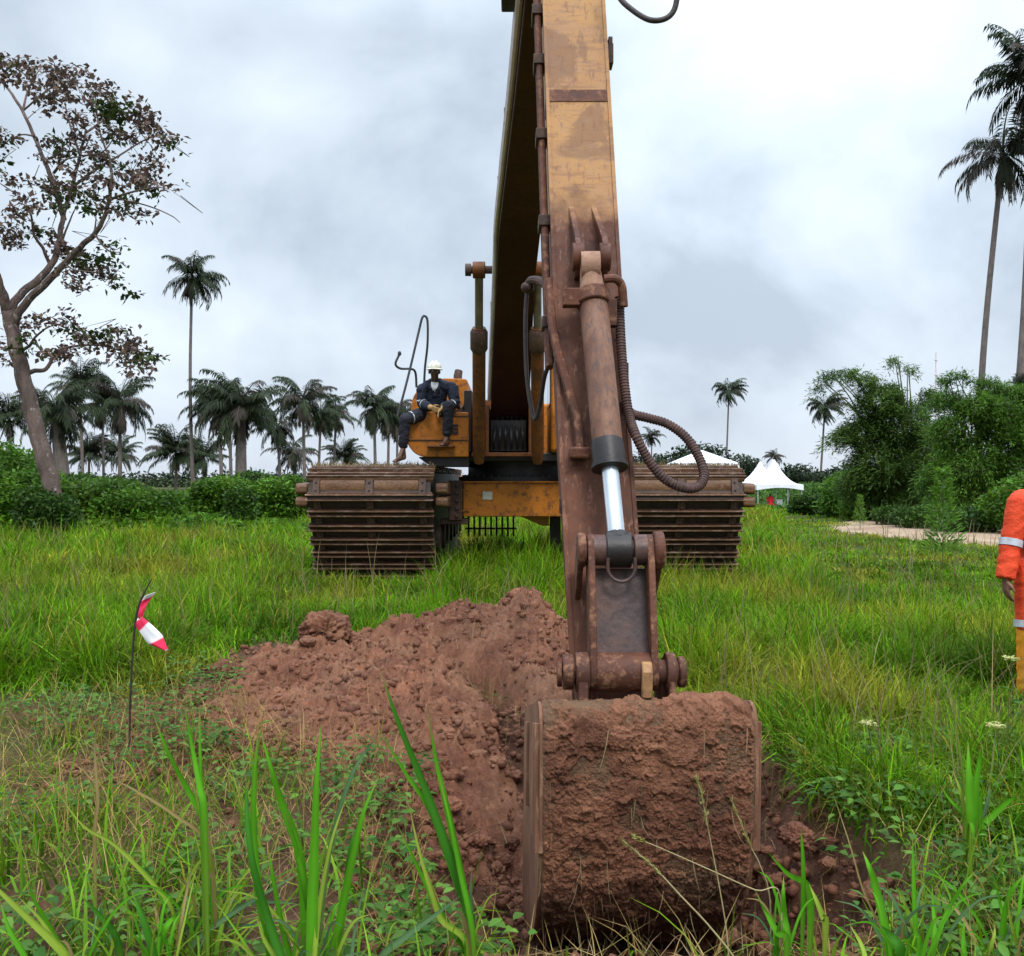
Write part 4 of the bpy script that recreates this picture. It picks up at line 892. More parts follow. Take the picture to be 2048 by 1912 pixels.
mb = MB(); mb.ell(ch + np.array([-.005, -.075, .055]), .06, .085, .14); limb(mb, [nk + np.array([0, -.02, -.04]), nk + np.array([0, -.05, -.10])], [.066, .07]); body('shirt', mb, 'shirt', op, .012, 3)
def ring(c, ax, r, wd, n=22):
    c = np.array(c); ax = np.array(ax); ax = ax / np.linalg.norm(ax); return MB().tube([c - ax * wd, c + ax * wd], [r, r], n, False)
for a, b, t, r in ((hip_l, kn_l, .80, .098), (hip_r, kn_r, .84, .097), (sh_l, el_l, .85, .08), (el_l, wr_l, .3, .073), (el_r, wr_r, .3, .073)):
    obj('reflective_band', ring(a + (b - a) * t, b - a, r, .012), 'reflect', op)
gl_ = MB(); hand(gl_, wr_l, wr_r - wr_l + np.array([.05, -.12, -.10]), (.3, -.4, .6), (.2, .5, -.8), 1.12, .5, 1); hand(gl_, wr_r, wr_l - wr_r + np.array([.0, -.12, -.22]), (.4, -.4, .6), (0, .6, -.6), 1.12, .45, -1)
limb(gl_, [wr_l, wr_l + (el_l - wr_l) * .28], [.04, .045]); limb(gl_, [wr_r, wr_r + (el_r - wr_r) * .28], [.04, .045]); body('gloves', gl_, 'glove', op, .007, 2)
hm = MB(); rings = []
for a_ in np.linspace(0, math.pi / 2, 9):
    rr_ = max(math.cos(a_), .04); rings.append([hc + np.array([.108 * rr_ * math.cos(k * 2 * math.pi / 28), -.01 + .13 * rr_ * math.sin(k * 2 * math.pi / 28) + .02, .052 + .105 * math.sin(a_)]) for k in range(28)])
hm.loft(rings); br = []
for zz_, kx in ((.046, 1.0), (.038, 1.12), (.03, 1.13), (.036, .98)):
    br.append([hc + np.array([.110 * kx * math.cos(k * 2 * math.pi / 28), (.135 + (.055 if math.sin(k * 2 * math.pi / 28) < -.3 and kx > 1.1 else 0)) * kx * math.sin(k * 2 * math.pi / 28) + .01, zz_ + (-.012 if math.sin(k * 2 * math.pi / 28) < -.3 and kx > 1.1 else 0)]) for k in range(28)])
hm.loft(br, False); 
for s in (-.03, .03): hm.tube([hc + np.array([s, -.12 + .0, .075]), hc + np.array([s, -.07, .135]), hc + np.array([s, 0, .16]), hc + np.array([s, .08, .14])], .009, 6)
obj('hard_hat', hm, 'helmet', op, ang=60)

# --- worker in orange coverall at the right edge
PX = 3.88; PD = 7.1; gzp = float(gz(PX, PD))
wk = thing('person', (PX, PD, gzp), 'worker in orange red coverall with grey bands standing cropped at the right edge', 'person')
z = lambda a: gzp + a
sl, sr = np.array([3.70, PD, z(1.44)]), np.array([4.07, PD + .02, z(1.44)]); el_, er_ = np.array([3.625, PD - .02, z(1.16)]), np.array([4.15, PD, z(1.15)])
wl_, wr2 = np.array([3.562, PD - .06, z(.90)]), np.array([4.18, PD - .1, z(.92)]); hl_, hr_ = np.array([3.79, PD, z(.93)]), np.array([3.97, PD, z(.93)])
kl_, kr_ = np.array([3.765, PD - .03, z(.50)]), np.array([3.99, PD + .06, z(.50)]); al_, ar_ = np.array([3.775, PD + .02, z(.09)]), np.array([4.0, PD + .12, z(.09)])
bm_ = MB(); hc2 = np.array([3.885, PD, z(1.66)]); q, rot = head(bm_, hc2, (.1, -1, -.05), 1.)
limb(bm_, [hc2 + np.array([0, .01, -.06]), np.array([3.885, PD + .02, z(1.46)])], [.055, .062]); limb(bm_, [np.array([3.885, PD + .02, z(1.4)]), np.array([3.88, PD, z(1.2)]), np.array([3.88, PD, z(.97)])], [.11, .12, .13])
limb(bm_, [sl, np.array([3.885, PD + .02, z(1.47)]), sr], [.06, .07, .06]); limb(bm_, [sl, el_, wl_], [.055, .042, .028]); limb(bm_, [sr, er_, wr2], [.055, .042, .028])
limb(bm_, [hl_, kl_, al_], [.085, .058, .04]); limb(bm_, [hr_, kr_, ar_], [.085, .058, .04])
hand(bm_, wl_ + np.array([-.002, 0, -.01]), (.05, -.10, -1), (.1, -1, -.1), (1, .1, 0), 1., .38, 1); hand(bm_, wr2, (-.03, -.1, -1), (-.1, -1, -.1), (-1, .1, 0), 1., .38, 1)
bd = body('body', bm_, 'skin2', wk, .007, 2)
for e in (-1, 1): obj('eye', MB().ell(q(e * .034, .082, .008), .012, .008, .007, 10, 6), 'eye', bd)
hr = MB(); hr.ell(hc2 + np.array([0, .022, .05]), .084, .1, .085); body('hair', hr, 'hair', wk, .01, 2)
cv = MB(); limb(cv, [np.array([3.885, PD + .02, z(1.42)]), np.array([3.88, PD, z(1.2)]), np.array([3.88, PD, z(.98)])], [.13, .16, .165]); cv.ell((3.885, PD, z(1.3)), .21, .14, .2)
limb(cv, [sl, np.array([3.885, PD + .02, z(1.45)]), sr], [.085, .1, .085]); limb(cv, [sl, el_, wl_ + np.array([0, 0, .06])], [.083, .070, .05]); limb(cv, [sr, er_, wr2 + np.array([0, 0, .06])], [.083, .070, .05]); cv.tube([el_ + (wl_ - el_) * .3, wl_ + (wl_ - el_) * .03], [.068, .066], 16); cv.tube([er_ + (wr2 - er_) * .3, wr2 + (wr2 - er_) * .03], [.068, .066], 16)
limb(cv, [hl_, kl_ + np.array([0, 0, .05])], [.125, .098]); limb(cv, [hr_, kr_ + np.array([0, 0, .05])], [.125, .098])
body('coverall', cv, 'coverall', wk, .011, 3, .009)
lg = MB(); limb(lg, [kl_ + np.array([0, 0, .02]), al_], [.094, .078]); limb(lg, [kr_ + np.array([0, 0, .02]), ar_], [.094, .078]); body('leggings', lg, 'legcloth', wk, .012, 4, .008)
for a, b, t, r in ((el_, wl_, .06, .080), (er_, wr2, .06, .08), (hl_, kl_, .86, .108), (hr_, kr_, .86, .108)): obj('reflective_band', ring(a + (b - a) * t, b - a, r * (1.1 if r > .1 else 1.), .026), 'reflect', wk)
for a in (al_, ar_):
    mb = MB(); limb(mb, [a, a + np.array([0, .02, -.04])], [.07, .06]); limb(mb, [a + np.array([0, .03, -.045]), a + np.array([-.01, -.16, -.05])], [.05, .045]); body('boot', mb, 'boot', wk, .012, 3)

# ------------------------------------------------------------------ white tents far right, chair and a seated person under them
def tent(cx, cy, half, zg, ze, zp, lab, steep=2.2):
    t = thing('canopy_tent', (cx, cy, zg), lab, 'tent', 'white canopy tents by the field')
    n = 10; rings = []
    for k in range(n + 1):
        f = k / n; r = half * (1 - f) + .05; zz_ = ze + (zp - ze) * (f ** steep if steep > 1 else f); ring_ = []
        for a0 in range(4):
            for j in range(5):
                c0 = np.array([(-1, -1), (1, -1), (1, 1), (-1, 1)][a0]); c1 = np.array([(1, -1), (1, 1), (-1, 1), (-1, -1)][a0]); u = c0 + (c1 - c0) * j / 5
                ring_.append((cx + u[0] * r, cy + u[1] * r, zz_ + .06 * math.sin(j / 5 * math.pi) * (1 - f)))
        rings.append(ring_)
    val = [[(p[0], p[1], p[2] - .42 + .14 * math.sin((i % 5) / 5 * math.pi)) for i, p in enumerate(rings[0])]] + [rings[0]]
    mb = MB().loft(rings, False); obj('roof_canopy', mb, 'canvas', t, ang=50); obj('valance', MB().loft(val, False), 'canvas', t)
    for sx_ in (-1, 1):
        for sy_ in (-1, 1): obj('pole', MB().tube([(cx + sx_ * half * .96, cy + sy_ * half * .96, zg), (cx + sx_ * half * .96, cy + sy_ * half * .96, ze)], .045, 8), 'metal', t)
zt = float(gz(19.9, 75)); tent(20.55, 76.5, 1.75, zt, .98 + .1, 3.05, 'front white peaked canopy tent with a person in red under it')
tent(21.0, 82.5, 1.9, float(gz(21.0, 82.5)), 1.1, 2.98, 'white peaked canopy tent half hidden behind the front peaked tent')
tent(15.35, 79, 2.45, float(gz(15.3, 79)), 2.75, 3.85, 'low pitched white tent roof showing above the right track', 1.0)
def seat(cx, cy, zg, lab):
    t = thing('chair', (cx, cy, zg), lab, 'chair', 'white chairs under the tent')
    obj('seat', MB().box(cx - .22, cx + .22, cy - .22, cy + .22, zg + .42, zg + .45), 'plastic', t); obj('backrest', MB().box(cx - .22, cx + .22, cy + .2, cy + .23, zg + .45, zg + .88), 'plastic', t)
    for a in (-.2, .2):
        for b in (-.2, .2): obj('leg', MB().box(cx + a - .02, cx + a + .02, cy + b - .02, cy + b + .02, zg, zg + .42), 'plastic', t)
zc_ = float(gz(20.0, 75.6)); seat(20.0, 75.6, zc_, 'white chair under the person in red beneath the tent'); seat(20.85, 75.7, float(gz(20.85, 75.7)), 'empty white chair beneath the right edge of the peaked tent')
pr = thing('person', (20.0, 75.6, zc_), 'small distant person in red seated under the white peaked tent', 'person')
b_ = MB(); c0 = np.array([20.0, 75.55, zc_]); head(b_, c0 + np.array([0, 0, 1.24]), (-.3, -1, 0))
limb(b_, [c0 + np.array([0, 0, 1.15]), c0 + np.array([0, 0, 1.0]), c0 + np.array([0, 0, .55])], [.055, .12, .13])
for s in (-1, 1):
    limb(b_, [c0 + np.array([s * .1, 0, .53]), c0 + np.array([s * .12, -.42, .52]), c0 + np.array([s * .12, -.45, .08])], [.08, .06, .04]); limb(b_, [c0 + np.array([s * .19, 0, 1.02]), c0 + np.array([s * .24, -.05, .75]), c0 + np.array([s * .14, -.28, .62])], [.055, .045, .03]); hand(b_, c0 + np.array([s * .14, -.28, .62]), (0, -1, -.2), (1, 0, 0), (0, 0, -1), 1., .3)
body('body', b_, 'skin', pr, .015, 2); b_ = MB(); limb(b_, [c0 + np.array([0, 0, 1.02]), c0 + np.array([0, 0, .56])], [.15, .17])
for s in (-1, 1): limb(b_, [c0 + np.array([s * .19, 0, 1.02]), c0 + np.array([s * .24, -.05, .75])], [.08, .07]); limb(b_, [c0 + np.array([s * .1, 0, .53]), c0 + np.array([s * .12, -.42, .52]), c0 + np.array([s * .12, -.44, .3])], [.1, .08, .07])
body('clothes', b_, 'red', pr, .02, 3)

# ------------------------------------------------------------------ marker stake with barrier tape
sp = P(258, 1512, 5.5); sp[2] = float(gz(sp[0], 5.5))
sk = thing('marker_stake', sp, 'thin dark rod with red and white barrier tape standing left of the heap', 'stake')
path = smoothpath([sp + np.array([0, 0, -.05]), P(260, 1420, 5.5), P(264, 1330, 5.5), P(270, 1250, 5.5), P(280, 1205, 5.5), P(303, 1158, 5.5)], 6)
obj('rod', MB().tube(path, [.0065] * (len(path) - 6) + [.006, .0055, .005, .0045, .004, .003], 8), 'stake', sk)
def tape(cp, wd, bands):
    c = smoothpath([P(x, y, d) for x, y, d in cp], 8); v, cc = [], []
    for i, p in enumerate(c):
        f = i / (len(c) - 1); s = np.array([.78, -.35 * math.sin(.4 + 4 * f), .5 + .2 * math.sin(5 * f)]); s /= np.linalg.norm(s); ww = np.interp(f, [0, .25, .7, 1], wd)
        col_ = (.72, .03, .09) if any(a <= f < b for a, b in bands) else (.78, .76, .80)
        for k in (-.5, -.17, .17, .5): v.append(p + s * ww * k + np.array([0, .008 * math.sin(k * 9 + f * 7), 0])); cc.append(col_)
    ii = np.arange(len(c) * 4).reshape(-1, 4); fcs = np.stack([ii[:-1, :-1].ravel(), ii[:-1, 1:].ravel(), ii[1:, 1:].ravel(), ii[1:, :-1].ravel()], 1)
    o = link('tape', npmesh('tape', np.array(v), fcs, np.array(cc), True), 'tape', sk); s_ = o.modifiers.new('s', 'SOLIDIFY'); s_.thickness = .0012
tape([(281, 1240, 5.48), (284, 1222, 5.47), (291, 1204, 5.48), (300, 1188, 5.46)], [.03, .06, .075, .065], [(.05, .8)])
tape([(278, 1236, 5.49), (280, 1244, 5.47), (296, 1262, 5.45), (314, 1283, 5.44), (334, 1301, 5.42)], [.03, .075, .095, .02], [(.12, .4), (.72, .97)])

# ------------------------------------------------------------------ palms
def crownmesh(seed, nf=34, droop=1., skirt=10, wind=(0., 0.), up=0.):
    """crown of radius about 1 (scaled per palm): curved fronds with hanging leaflets, some dead ones below"""
    r_ = np.random.default_rng(seed); V, Fc, Cc = [], [], []; n0 = 0
    for i in range(nf + skirt):
        dead = i >= nf; az = r_.uniform(0, 2 * math.pi)
        e0 = r_.uniform(-80, -60) if dead else (80 - 105 * ((i + .5) / nf) ** 1.1 + r_.uniform(-8, 8) + up)
        ln = r_.uniform(.55, .85) if dead else r_.uniform(.85, 1.12); ns = 11; p = np.array([0, 0, 0.]); e = R(e0); pts = [p]
        for k in range(ns):
            e -= R((9.5 if not dead else 2) * droop * r_.uniform(.6, 1.4)) * (.4 + k / ns); d = np.array([math.cos(e) * math.cos(az), math.cos(e) * math.sin(az), math.sin(e)]); d[:2] += np.array(wind) * (k / ns); d /= np.linalg.norm(d)
            p = p + d * ln / ns; pts.append(p)
        pts = np.array(pts); col = np.array((.075, .06, .05)) if dead else np.array((.026, .036, .017)) * r_.uniform(.6, 1.5)
        if not dead and r_.random() < .15: col = np.array((.06, .05, .04))
        for k in range(ns):                                 # midrib
            t = pts[k + 1] - pts[k]; t /= np.linalg.norm(t); s = np.cross(t, [0, 0, 1.]); s /= max(np.linalg.norm(s), 1e-3); wv = .016 * (1 - k / ns) + .003
            V += [pts[k] - s * wv, pts[k] + s * wv, pts[k + 1] + s * wv * .9, pts[k + 1] - s * wv * .9]; Fc.append((n0, n0 + 1, n0 + 2, n0 + 3)); Cc += [col * 1.3] * 4; n0 += 4
            for j in range(3):
                b = pts[k] + (pts[k + 1] - pts[k]) * (j / 3 + r_.uniform(0, .2)); fr = (k + j / 3) / ns
                if fr < .12: continue
                ll = .30 * math.sin(min(fr * 1.15 + .12, 1.) * math.pi * .92) ** .6 * r_.uniform(.75, 1.15) * (.55 if dead else 1)
                for sd in (-1, 1):
                    d = s * sd * .75 + t * .55 + np.array([0, 0, -.55 - .5 * r_.random()]); d /= np.linalg.norm(d); wl2 = t * .022 + np.array([0, 0, .006])
                    V += [b - wl2 * .7, b + d * ll * .5 - wl2 * .6 + np.array([0, 0, .02]), b + d * ll + np.array([0, 0, -.03]), b + d * ll * .5 + wl2]; Fc.append((n0, n0 + 1, n0 + 2, n0 + 3)); Cc += [col * r_.uniform(.7, 1.3)] * 4; n0 += 4
    return npmesh('crown', np.array(V), np.array(Fc), np.array(Cc))
CR = {'up': crownmesh(1, 36, .8, 4, up=6), 'full': crownmesh(2, 38, 1.0, 10), 'skirt': crownmesh(3, 34, .9, 34), 'wind': crownmesh(4, 30, 1.0, 12, (.5, -.1)), 'thin': crownmesh(5, 22, 1., 9), 'bush': crownmesh(6, 40, .75, 2, up=14), 'tall': crownmesh(8, 28, 1.05, 14, up=4)}
for c_ in CR.values(): c_.materials.append(MAT['dryleaf'])
def palm(px, py, rpx, bx, by_, d, kind, lab, tr=.0, group='oil palms along the far edge of the field', bend=0., rad=3.3):
    d = d or rad * F / rpx; top = P(px, py, d); base_ = P(bx, by_, d); gzv = float(gz(base_[0], d)); k = rpx * d / F
    if py < by_ - 15:
        sl_ = (top[0] - base_[0]) / max(top[2] - base_[2], .1); base_ = np.array([base_[0] - sl_ * min(base_[2] - gzv, 6), d, gzv - .1])
    else: base_ = np.array([top[0], d, gzv - .1])
    t = thing('palm_tree', base_, lab, 'palm tree', group)
    o = bpy.data.objects.new('crown', CR[kind]); COL.objects.link(o); o.parent = t; o.location = Vector(top - base_); o.scale = (k * 1.38,) * 3; o.rotation_euler = (random.uniform(-.1, .1), random.uniform(-.1, .1), random.uniform(0, 6.28) if kind != 'wind' else random.uniform(-.4, .4))
    tr = tr or .17 * max(k / 3.3, .5)
    mid = (base_ + top) / 2 + np.array([bend, 0, 0]); pts = smoothpath([base_, mid, top], 7); rr = list(np.linspace(tr * 1.35, tr * .9, len(pts))); rr[0] = tr * 1.6
    if kind in ('skirt', 'full'): rr[-1] = rr[-2] = tr * 1.7
    obj('trunk', MB().tube(pts, rr, 10), 'palmbark', t)
for a in [
    (18, 835, 52, 22, 905, 0, 'up', 'palm at the far left edge, left of the leaning trunk'),
    (112, 820, 72, 122, 925, 0, 'full', 'dense palm with thick shaggy trunk just right of the leaning trunk', .55),
    (160, 765, 50, 165, 935, 0, 'up', 'slim palm whose crown rises behind the dense shaggy palm'),
    (205, 812, 42, 207, 935, 0, 'skirt', 'small skirted palm left of the palm with a thick dead frond skirt'),
    (240, 800, 64, 240, 920, 0, 'skirt', 'palm with stiff fronds and a thick hanging skirt of dead fronds'),
    (238, 905, 36, 240, 950, 0, 'up', 'short pale palm standing below the palm with thick dead skirt'),
    (178, 908, 42, 178, 950, 0, 'bush', 'low bushy palm between the slim palm and the skirted palm'),
    (352, 905, 52, 352, 955, 0, 'bush', 'low stemless palm at the foot of the tall solitary palm, on its left'),
    (408, 915, 46, 408, 955, 0, 'bush', 'low stemless palm at the foot of the tall solitary palm, on its right'),
    (437, 812, 62, 443, 950, 0, 'full', 'broad palm on a thin trunk left of the dark thick trunked palm'),
    (482, 815, 80, 482, 950, 0, 'full', 'largest bushy palm, with a dark thick trunk', .4),
    (458, 800, 55, 462, 950, 130, 'skirt', 'thin trunked palm tucked between the two broad bushy palms'),
    (555, 850, 52, 560, 955, 0, 'thin', 'ragged palm right of the largest bushy palm'),
    (585, 905, 46, 590, 955, 0, 'thin', 'short ragged palm below the tall palm beside the left track'),
    (606, 800, 56, 609, 960, 0, 'tall', 'tallest of the three palms above the left track'),
    (642, 826, 44, 637, 950, 0, 'tall', 'middle of the three palms above the left track'),
    (672, 830, 42, 667, 950, 0, 'tall', 'shortest of the three palms above the left track'),
    (688, 915, 36, 688, 960, 0, 'bush', 'low palm just above the left track, under the three palms'),
    (748, 815, 52, 751, 950, 0, 'tall', 'palm with hanging fronds left of the handrail'),
    (778, 828, 46, 776, 950, 0, 'tall', 'palm partly behind the handrail', ),
    (795, 840, 42, 794, 950, 0, 'tall', 'palm partly behind the seated man', ),
    (1458, 780, 30, 1452, 945, 0, 'wind', 'small windblown palm above the right track'),
    (1650, 812, 36, 1641, 955, 0, 'wind', 'windblown palm on a thin leaning trunk between the tents and the bamboo'),
    (1304, 872, 22, 1302, 950, 0, 'thin', 'tiny palm seen through the hose loop'),
    (1548, 912, 19, 1546, 950, 0, 'thin', 'tiny palm rising behind the front peaked tent'),
    (2040, 770, 26, 2040, 850, 60, 'up', 'palm crown poking out of the bamboo top at the right edge')]:
    palm(*a)
palm(384, 552, 56, 386, 970, 105, 'tall', 'very tall solitary palm standing alone against the sky on the left', .16, bend=-.25)
palm(2006, 305, 92, 1962, 800, 74, 'thin', 'tall leaning palm behind the bamboo, whole crown in view', .2, bend=-.25)
palm(2066, 150, 104, 2030, 800, 70, 'thin', 'tallest palm, half cut off by the right edge', .24, bend=.3)
ms = thing('mast', (P(1872, 800, 140)[0], 140, 0), 'thin pale mast rising behind the bamboo', 'mast')
obj('pole', MB().tube([P(1872, 960, 140), P(1872, 705, 140)], [.16, .08], 8), 'silver', ms)
for k in range(4): obj('stay_ring', MB().cyl(P(1872, 720 + 30 * k, 140) - np.array([0, 0, .06]), P(1872, 720 + 30 * k, 140) + np.array([0, 0, .06]), .22, n=10), 'silver', ms)

# ------------------------------------------------------------------ leaf masses: shrubs, bank, bamboo, tree line
def cloud(lf, cs, n, size, ca, cb, shell=.5, down=.1, flat=.3, gf=True, aspect=.5):
    cs = np.array(cs, float); vol = cs[:, 3] * cs[:, 4] * cs[:, 5]; k = rng.choice(len(cs), n, p=vol ** .8 / (vol ** .8).sum())
    d = unit(rng.normal(size=(n, 3))); r = (shell + (1 - shell) * rng.uniform(0, 1, n)) ** .6; r *= 1 + .22 * fbm(d[:, 0] * 3 + k * 7, d[:, 1] * 3 + d[:, 2] * 4, 3)
    p = cs[k, :3] + d * cs[k, 3:6] * r[:, None]
    if gf: p[:, 2] = np.maximum(p[:, 2], gz(p[:, 0], p[:, 1]) + .03)
    t = np.clip(.5 + .9 * fbm(p[:, 0] * .9, p[:, 1] * .9 + p[:, 2] * 1.3, 3) + rng.normal(0, .2, n), 0, 1)
    leaves(lf, p, np.full(n, size), np.full(n, size * aspect), colmix(n, ca, cb, .15, t), down, flat)
def shrub(cs, n, size, ca, cb, lab, stem=True, name='shrub', cat='shrub', group='shrubs along the edge of the field', **kw):
    cs = np.array(cs, float); c = cs.mean(0); gzv = float(gz(c[0], c[1])); t = thing(name, (c[0], c[1], gzv), lab, cat, group)
    ex_ = [[q[0], q[1], (q[2] + gzv) / 2, q[3] * 1.12, q[4], (q[2] - gzv) / 2 + .12] for q in cs if q[2] - q[5] > gzv + .05]
    lf = LF(); cloud(lf, np.array([list(q) for q in cs] + ex_), int(n * (1.6 if ex_ else 1)), size, ca, cb, **kw); lf.obj('foliage', 'leaf', t)
    if stem:
        mb = MB()
        for q in cs: mb.tube(smoothpath([(c[0] + (q[0] - c[0]) * .3, c[1], gzv - .05), (q[0] * .7 + c[0] * .3, q[1], gzv + .3), (q[0], q[1], q[2] + q[5] * .3)], 4), [.035] * 5 + [.03, .02, .012, .008], 6)
        obj('stem', mb, 'bark', t)
    return t
def E(px, py, d, rx, rz, ry=None): return [*P(px, py, d), rx, ry or rx, rz]
G1, G2 = (.032, .078, .008), (.12, .25, .020); DK1, DK2 = (.018, .044, .008), (.065, .135, .020)
# creeping growth over the bank on the left: one mass
lf = LF(); n = 60000; x = rng.uniform(-20, -5.5, n); y = rng.uniform(26, 42, n); top = np.interp(-x / y, [.22, .31, .37, .42, .47, .525], [.18, .36, .55, .78, 1.0, 1.4]) * (1 + .28 * fbm(x * .5, y * .5, 3)) * sst(26, 29.5, y)
zf = rng.power(2.2, n) * top; p = np.stack([x, y, gz(x, y) + zf], 1); p = p[(zf > .02)]; n = len(p)
t = np.clip(.45 + .9 * fbm(p[:, 0] * .8, p[:, 1] * .8, 3) + rng.normal(0, .2, n), 0, 1); leaves(lf, p, np.full(n, .17), np.full(n, .1), colmix(n, (.034, .085, .007), (.14, .29, .018), .15, t), -.1, .35)
setp(lf.obj('bank_undergrowth', 'leaf'), 'dense green creepers covering the bank under the leaning tree', 'undergrowth', None, 'stuff')
shrub([E(15, 945, 30, 1.4, .7), E(55, 972, 28.5, 1.1, .5), E(-50, 930, 30, 1.6, .9)], 9000, .17, G1, G2, 'leafy bush at far left, left of the base of the leaning tree')
shrub([E(112, 1015, 26.4, .6, .4), E(70, 1000, 26.6, .5, .4)], 2600, .14, DK1, DK2, 'dark bush wrapped round the base of the leaning tree')
shrub([E(205, 985, 30, 1.5, .45), E(165, 978, 31, 1.1, .5)], 7000, .17, G1, (.10, .19, .025), 'bright creeper covered bush right of the leaning tree')
shrub([E(255, 1005, 29, 1.0, .4), E(305, 1001, 30, .8, .3)], 5000, .15, G1, G2, 'low bush where the bank slopes down to the grass')
shrub([E(455, 978, 34, 1.0, .45), E(420, 981, 34, .7, .4)], 5000, .17, G1, G2, 'bright leafy bush below the thick trunked palm')
shrub([E(480, 998, 30, .5, .4), E(505, 968, 36, .9, .5)], 4200, .16, DK1, DK2, 'dark bush between the tall palms and the left track')
shrub([E(545, 985, 33, .8, .5), E(580, 978, 34, .7, .5)], 4200, .17, G1, G2, 'light bush touching the left edge of the left track')
shrub([E(340, 993, 38, 1.8, .18), E(385, 993, 40, 1.5, .2)], 5000, .18, G1, G2, 'low hedge of weeds under the solitary palm')
shrub([E(1650, 1000, 44, 1.1, .55), E(1620, 1003, 43, .9, .4)], 4500, .18, DK1, DK2, 'rounded bush between the tents and the sandy path')
shrub([E(1700, 985, 40, 1.2, .9), E(1735, 1000, 37, 1., .7)], 6000, .17, G1, G2, 'bush at the left foot of the bamboo, at the bend of the path')
shrub([E(1790, 1030, 33, .8, .35), E(1840, 1035, 31, .9, .4), E(1930, 1045, 29, 1.0, .45)], 6000, .14, DK1, DK2, 'low weeds at the foot of the bamboo beside the path')
shrub([E(2020, 1020, 28, .9, .7), E(2065, 1005, 27, 1., .9)], 5000, .15, G1, G2, 'bush beside the path at the right edge behind the worker')
# far low crop field and tree line: masses
lf = LF(); n = 26000; y = rng.uniform(60, 150, n) ; x = rng.uniform(.22, .42, n) * y; k = ((x - 21) ** 2 + (y - 77) ** 2 > 60); x, y = x[k], y[k]; n = len(x)
p = np.stack([x, y, gz(x, y) + rng.uniform(0, 1, n) * .9 * (.6 + .4 * noise2(x * .2, y * .2)) * sst(60, 75, y)], 1); t = np.clip(.5 + .9 * fbm(x * .15, y * .12, 3) + rng.normal(0, .15, n), 0, 1)
leaves(lf, p, np.full(n, .42), np.full(n, .26), colmix(n, (.035, .085, .014), (.075, .16, .022), .12, t), -.1, .4); setp(lf.obj('crop_field', 'leaf'), 'low green crop field beyond the tents', 'crops', None, 'stuff')
lf = LF()
cs = [E(px, py, d, rx, rz) for px, py, d, rx, rz in [(1245, 925, 150, 3, 1.6), (1285, 918, 150, 4, 3), (1330, 918, 160, 4.5, 2.8), (1360, 905, 140, 2, 2.5), (1405, 900, 150, 4.2, 3.6), (1475, 920, 150, 4, 2.7), (1500, 925, 150, 2, 2.2), (1600, 938, 160, 4, 2.4), (1575, 945, 160, 3, 2), (1640, 950, 170, 4, 1.6), (1668, 945, 170, 3, 2.2), (1700, 940, 170, 4.5, 2.8), (1735, 938, 170, 4, 3), (1775, 935, 170, 5, 4)]]
cs = [[q[0], q[1], q[2] - q[5] * .35, q[3], q[4], q[5] * .7] for q in cs]
cloud(lf, cs, 9000, .75, (.020, .032, .018), (.045, .066, .034), .2, .1, .2)
cs = [E(px, 958, 170, 6, 1.2) for px in range(1240, 1800, 40)] + [E(px, 962, 150, 5, 1.4) for px in range(250, 960, 45)]
cloud(lf, cs, 9000, .75, (.022, .036, .018), (.05, .075, .034), .2, .1, .2); setp(lf.obj('distant_treeline', 'dryleaf'), 'dark line of bushes and trees on the horizon', 'trees', None, 'stuff')
# bamboo clumps
def bamboo(cxp, d, specs, n, lab, ca, cb):
    c = P(cxp, 1040, d); gzv = float(gz(c[0], d)); t = thing('bamboo_clump', (c[0], d, gzv), lab, 'bamboo', 'bamboo clumps beside the path')
    lf = LF(); mb = MB(); vol_ = np.array([q[2] ** 1.4 * q[3] ** .8 for q in specs]); vol_ /= vol_.sum()
    for (px, py, rx, rz, dd), fr_ in zip(specs, vol_):
        q = P(px, py, d + dd); nsp = max(int(n * fr_ / 26), 3)
        dd_ = unit(rng.normal(size=(nsp, 3))); o = q + dd_ * np.array([rx, rx, rz]) * (rng.uniform(.35, 1, nsp) ** .5)[:, None]
        o[:, 2] = np.maximum(o[:, 2], gzv + .1); tcol = np.clip(.5 + .8 * fbm(o[:, 0], o[:, 2] * 1.2, 3) + rng.normal(0, .2, nsp), 0, 1)
        out = unit(o - np.array([c[0], d, gzv + 1.0])); m_ = 26                                   # each spray: leaves along a drooping twig
        s_ = np.tile(np.linspace(0, 1, m_), (nsp, 1)); L_ = rng.uniform(.4, 1.25, nsp)[:, None]; out = unit(out + rng.normal(0, .35, (nsp, 3)))
        tw = o[:, None] + out[:, None] * (s_ * L_)[..., None] * np.array([.8, .8, .25]); tw[..., 2] -= .55 * s_ ** 2 * L_; tw += rng.normal(0, .07, tw.shape)
        pos = tw.reshape(-1, 3); dirs = np.repeat(out, m_, 0) * .5; leaves(lf, pos, np.full(len(pos), .19), np.full(len(pos), .036), colmix(len(pos), ca, cb, .12, np.repeat(tcol, m_)), .35, .2, dirs)
        for j in range(3): b0 = np.array([c[0] + random.uniform(-.6, .6), d + random.uniform(-.4, .8), gzv - .05]); e_ = q + rng.normal(0, .3, 3) * np.array([rx, rx, rz]); mb.tube(smoothpath([b0, b0 * .45 + e_ * .55 + np.array([0, 0, .9]), e_ + np.array([0, 0, .1])], 5), list(np.linspace(.045, .012, 11)), 6)
    lf.obj('foliage', 'leaf', t); obj('culm', mb, 'culm', t)
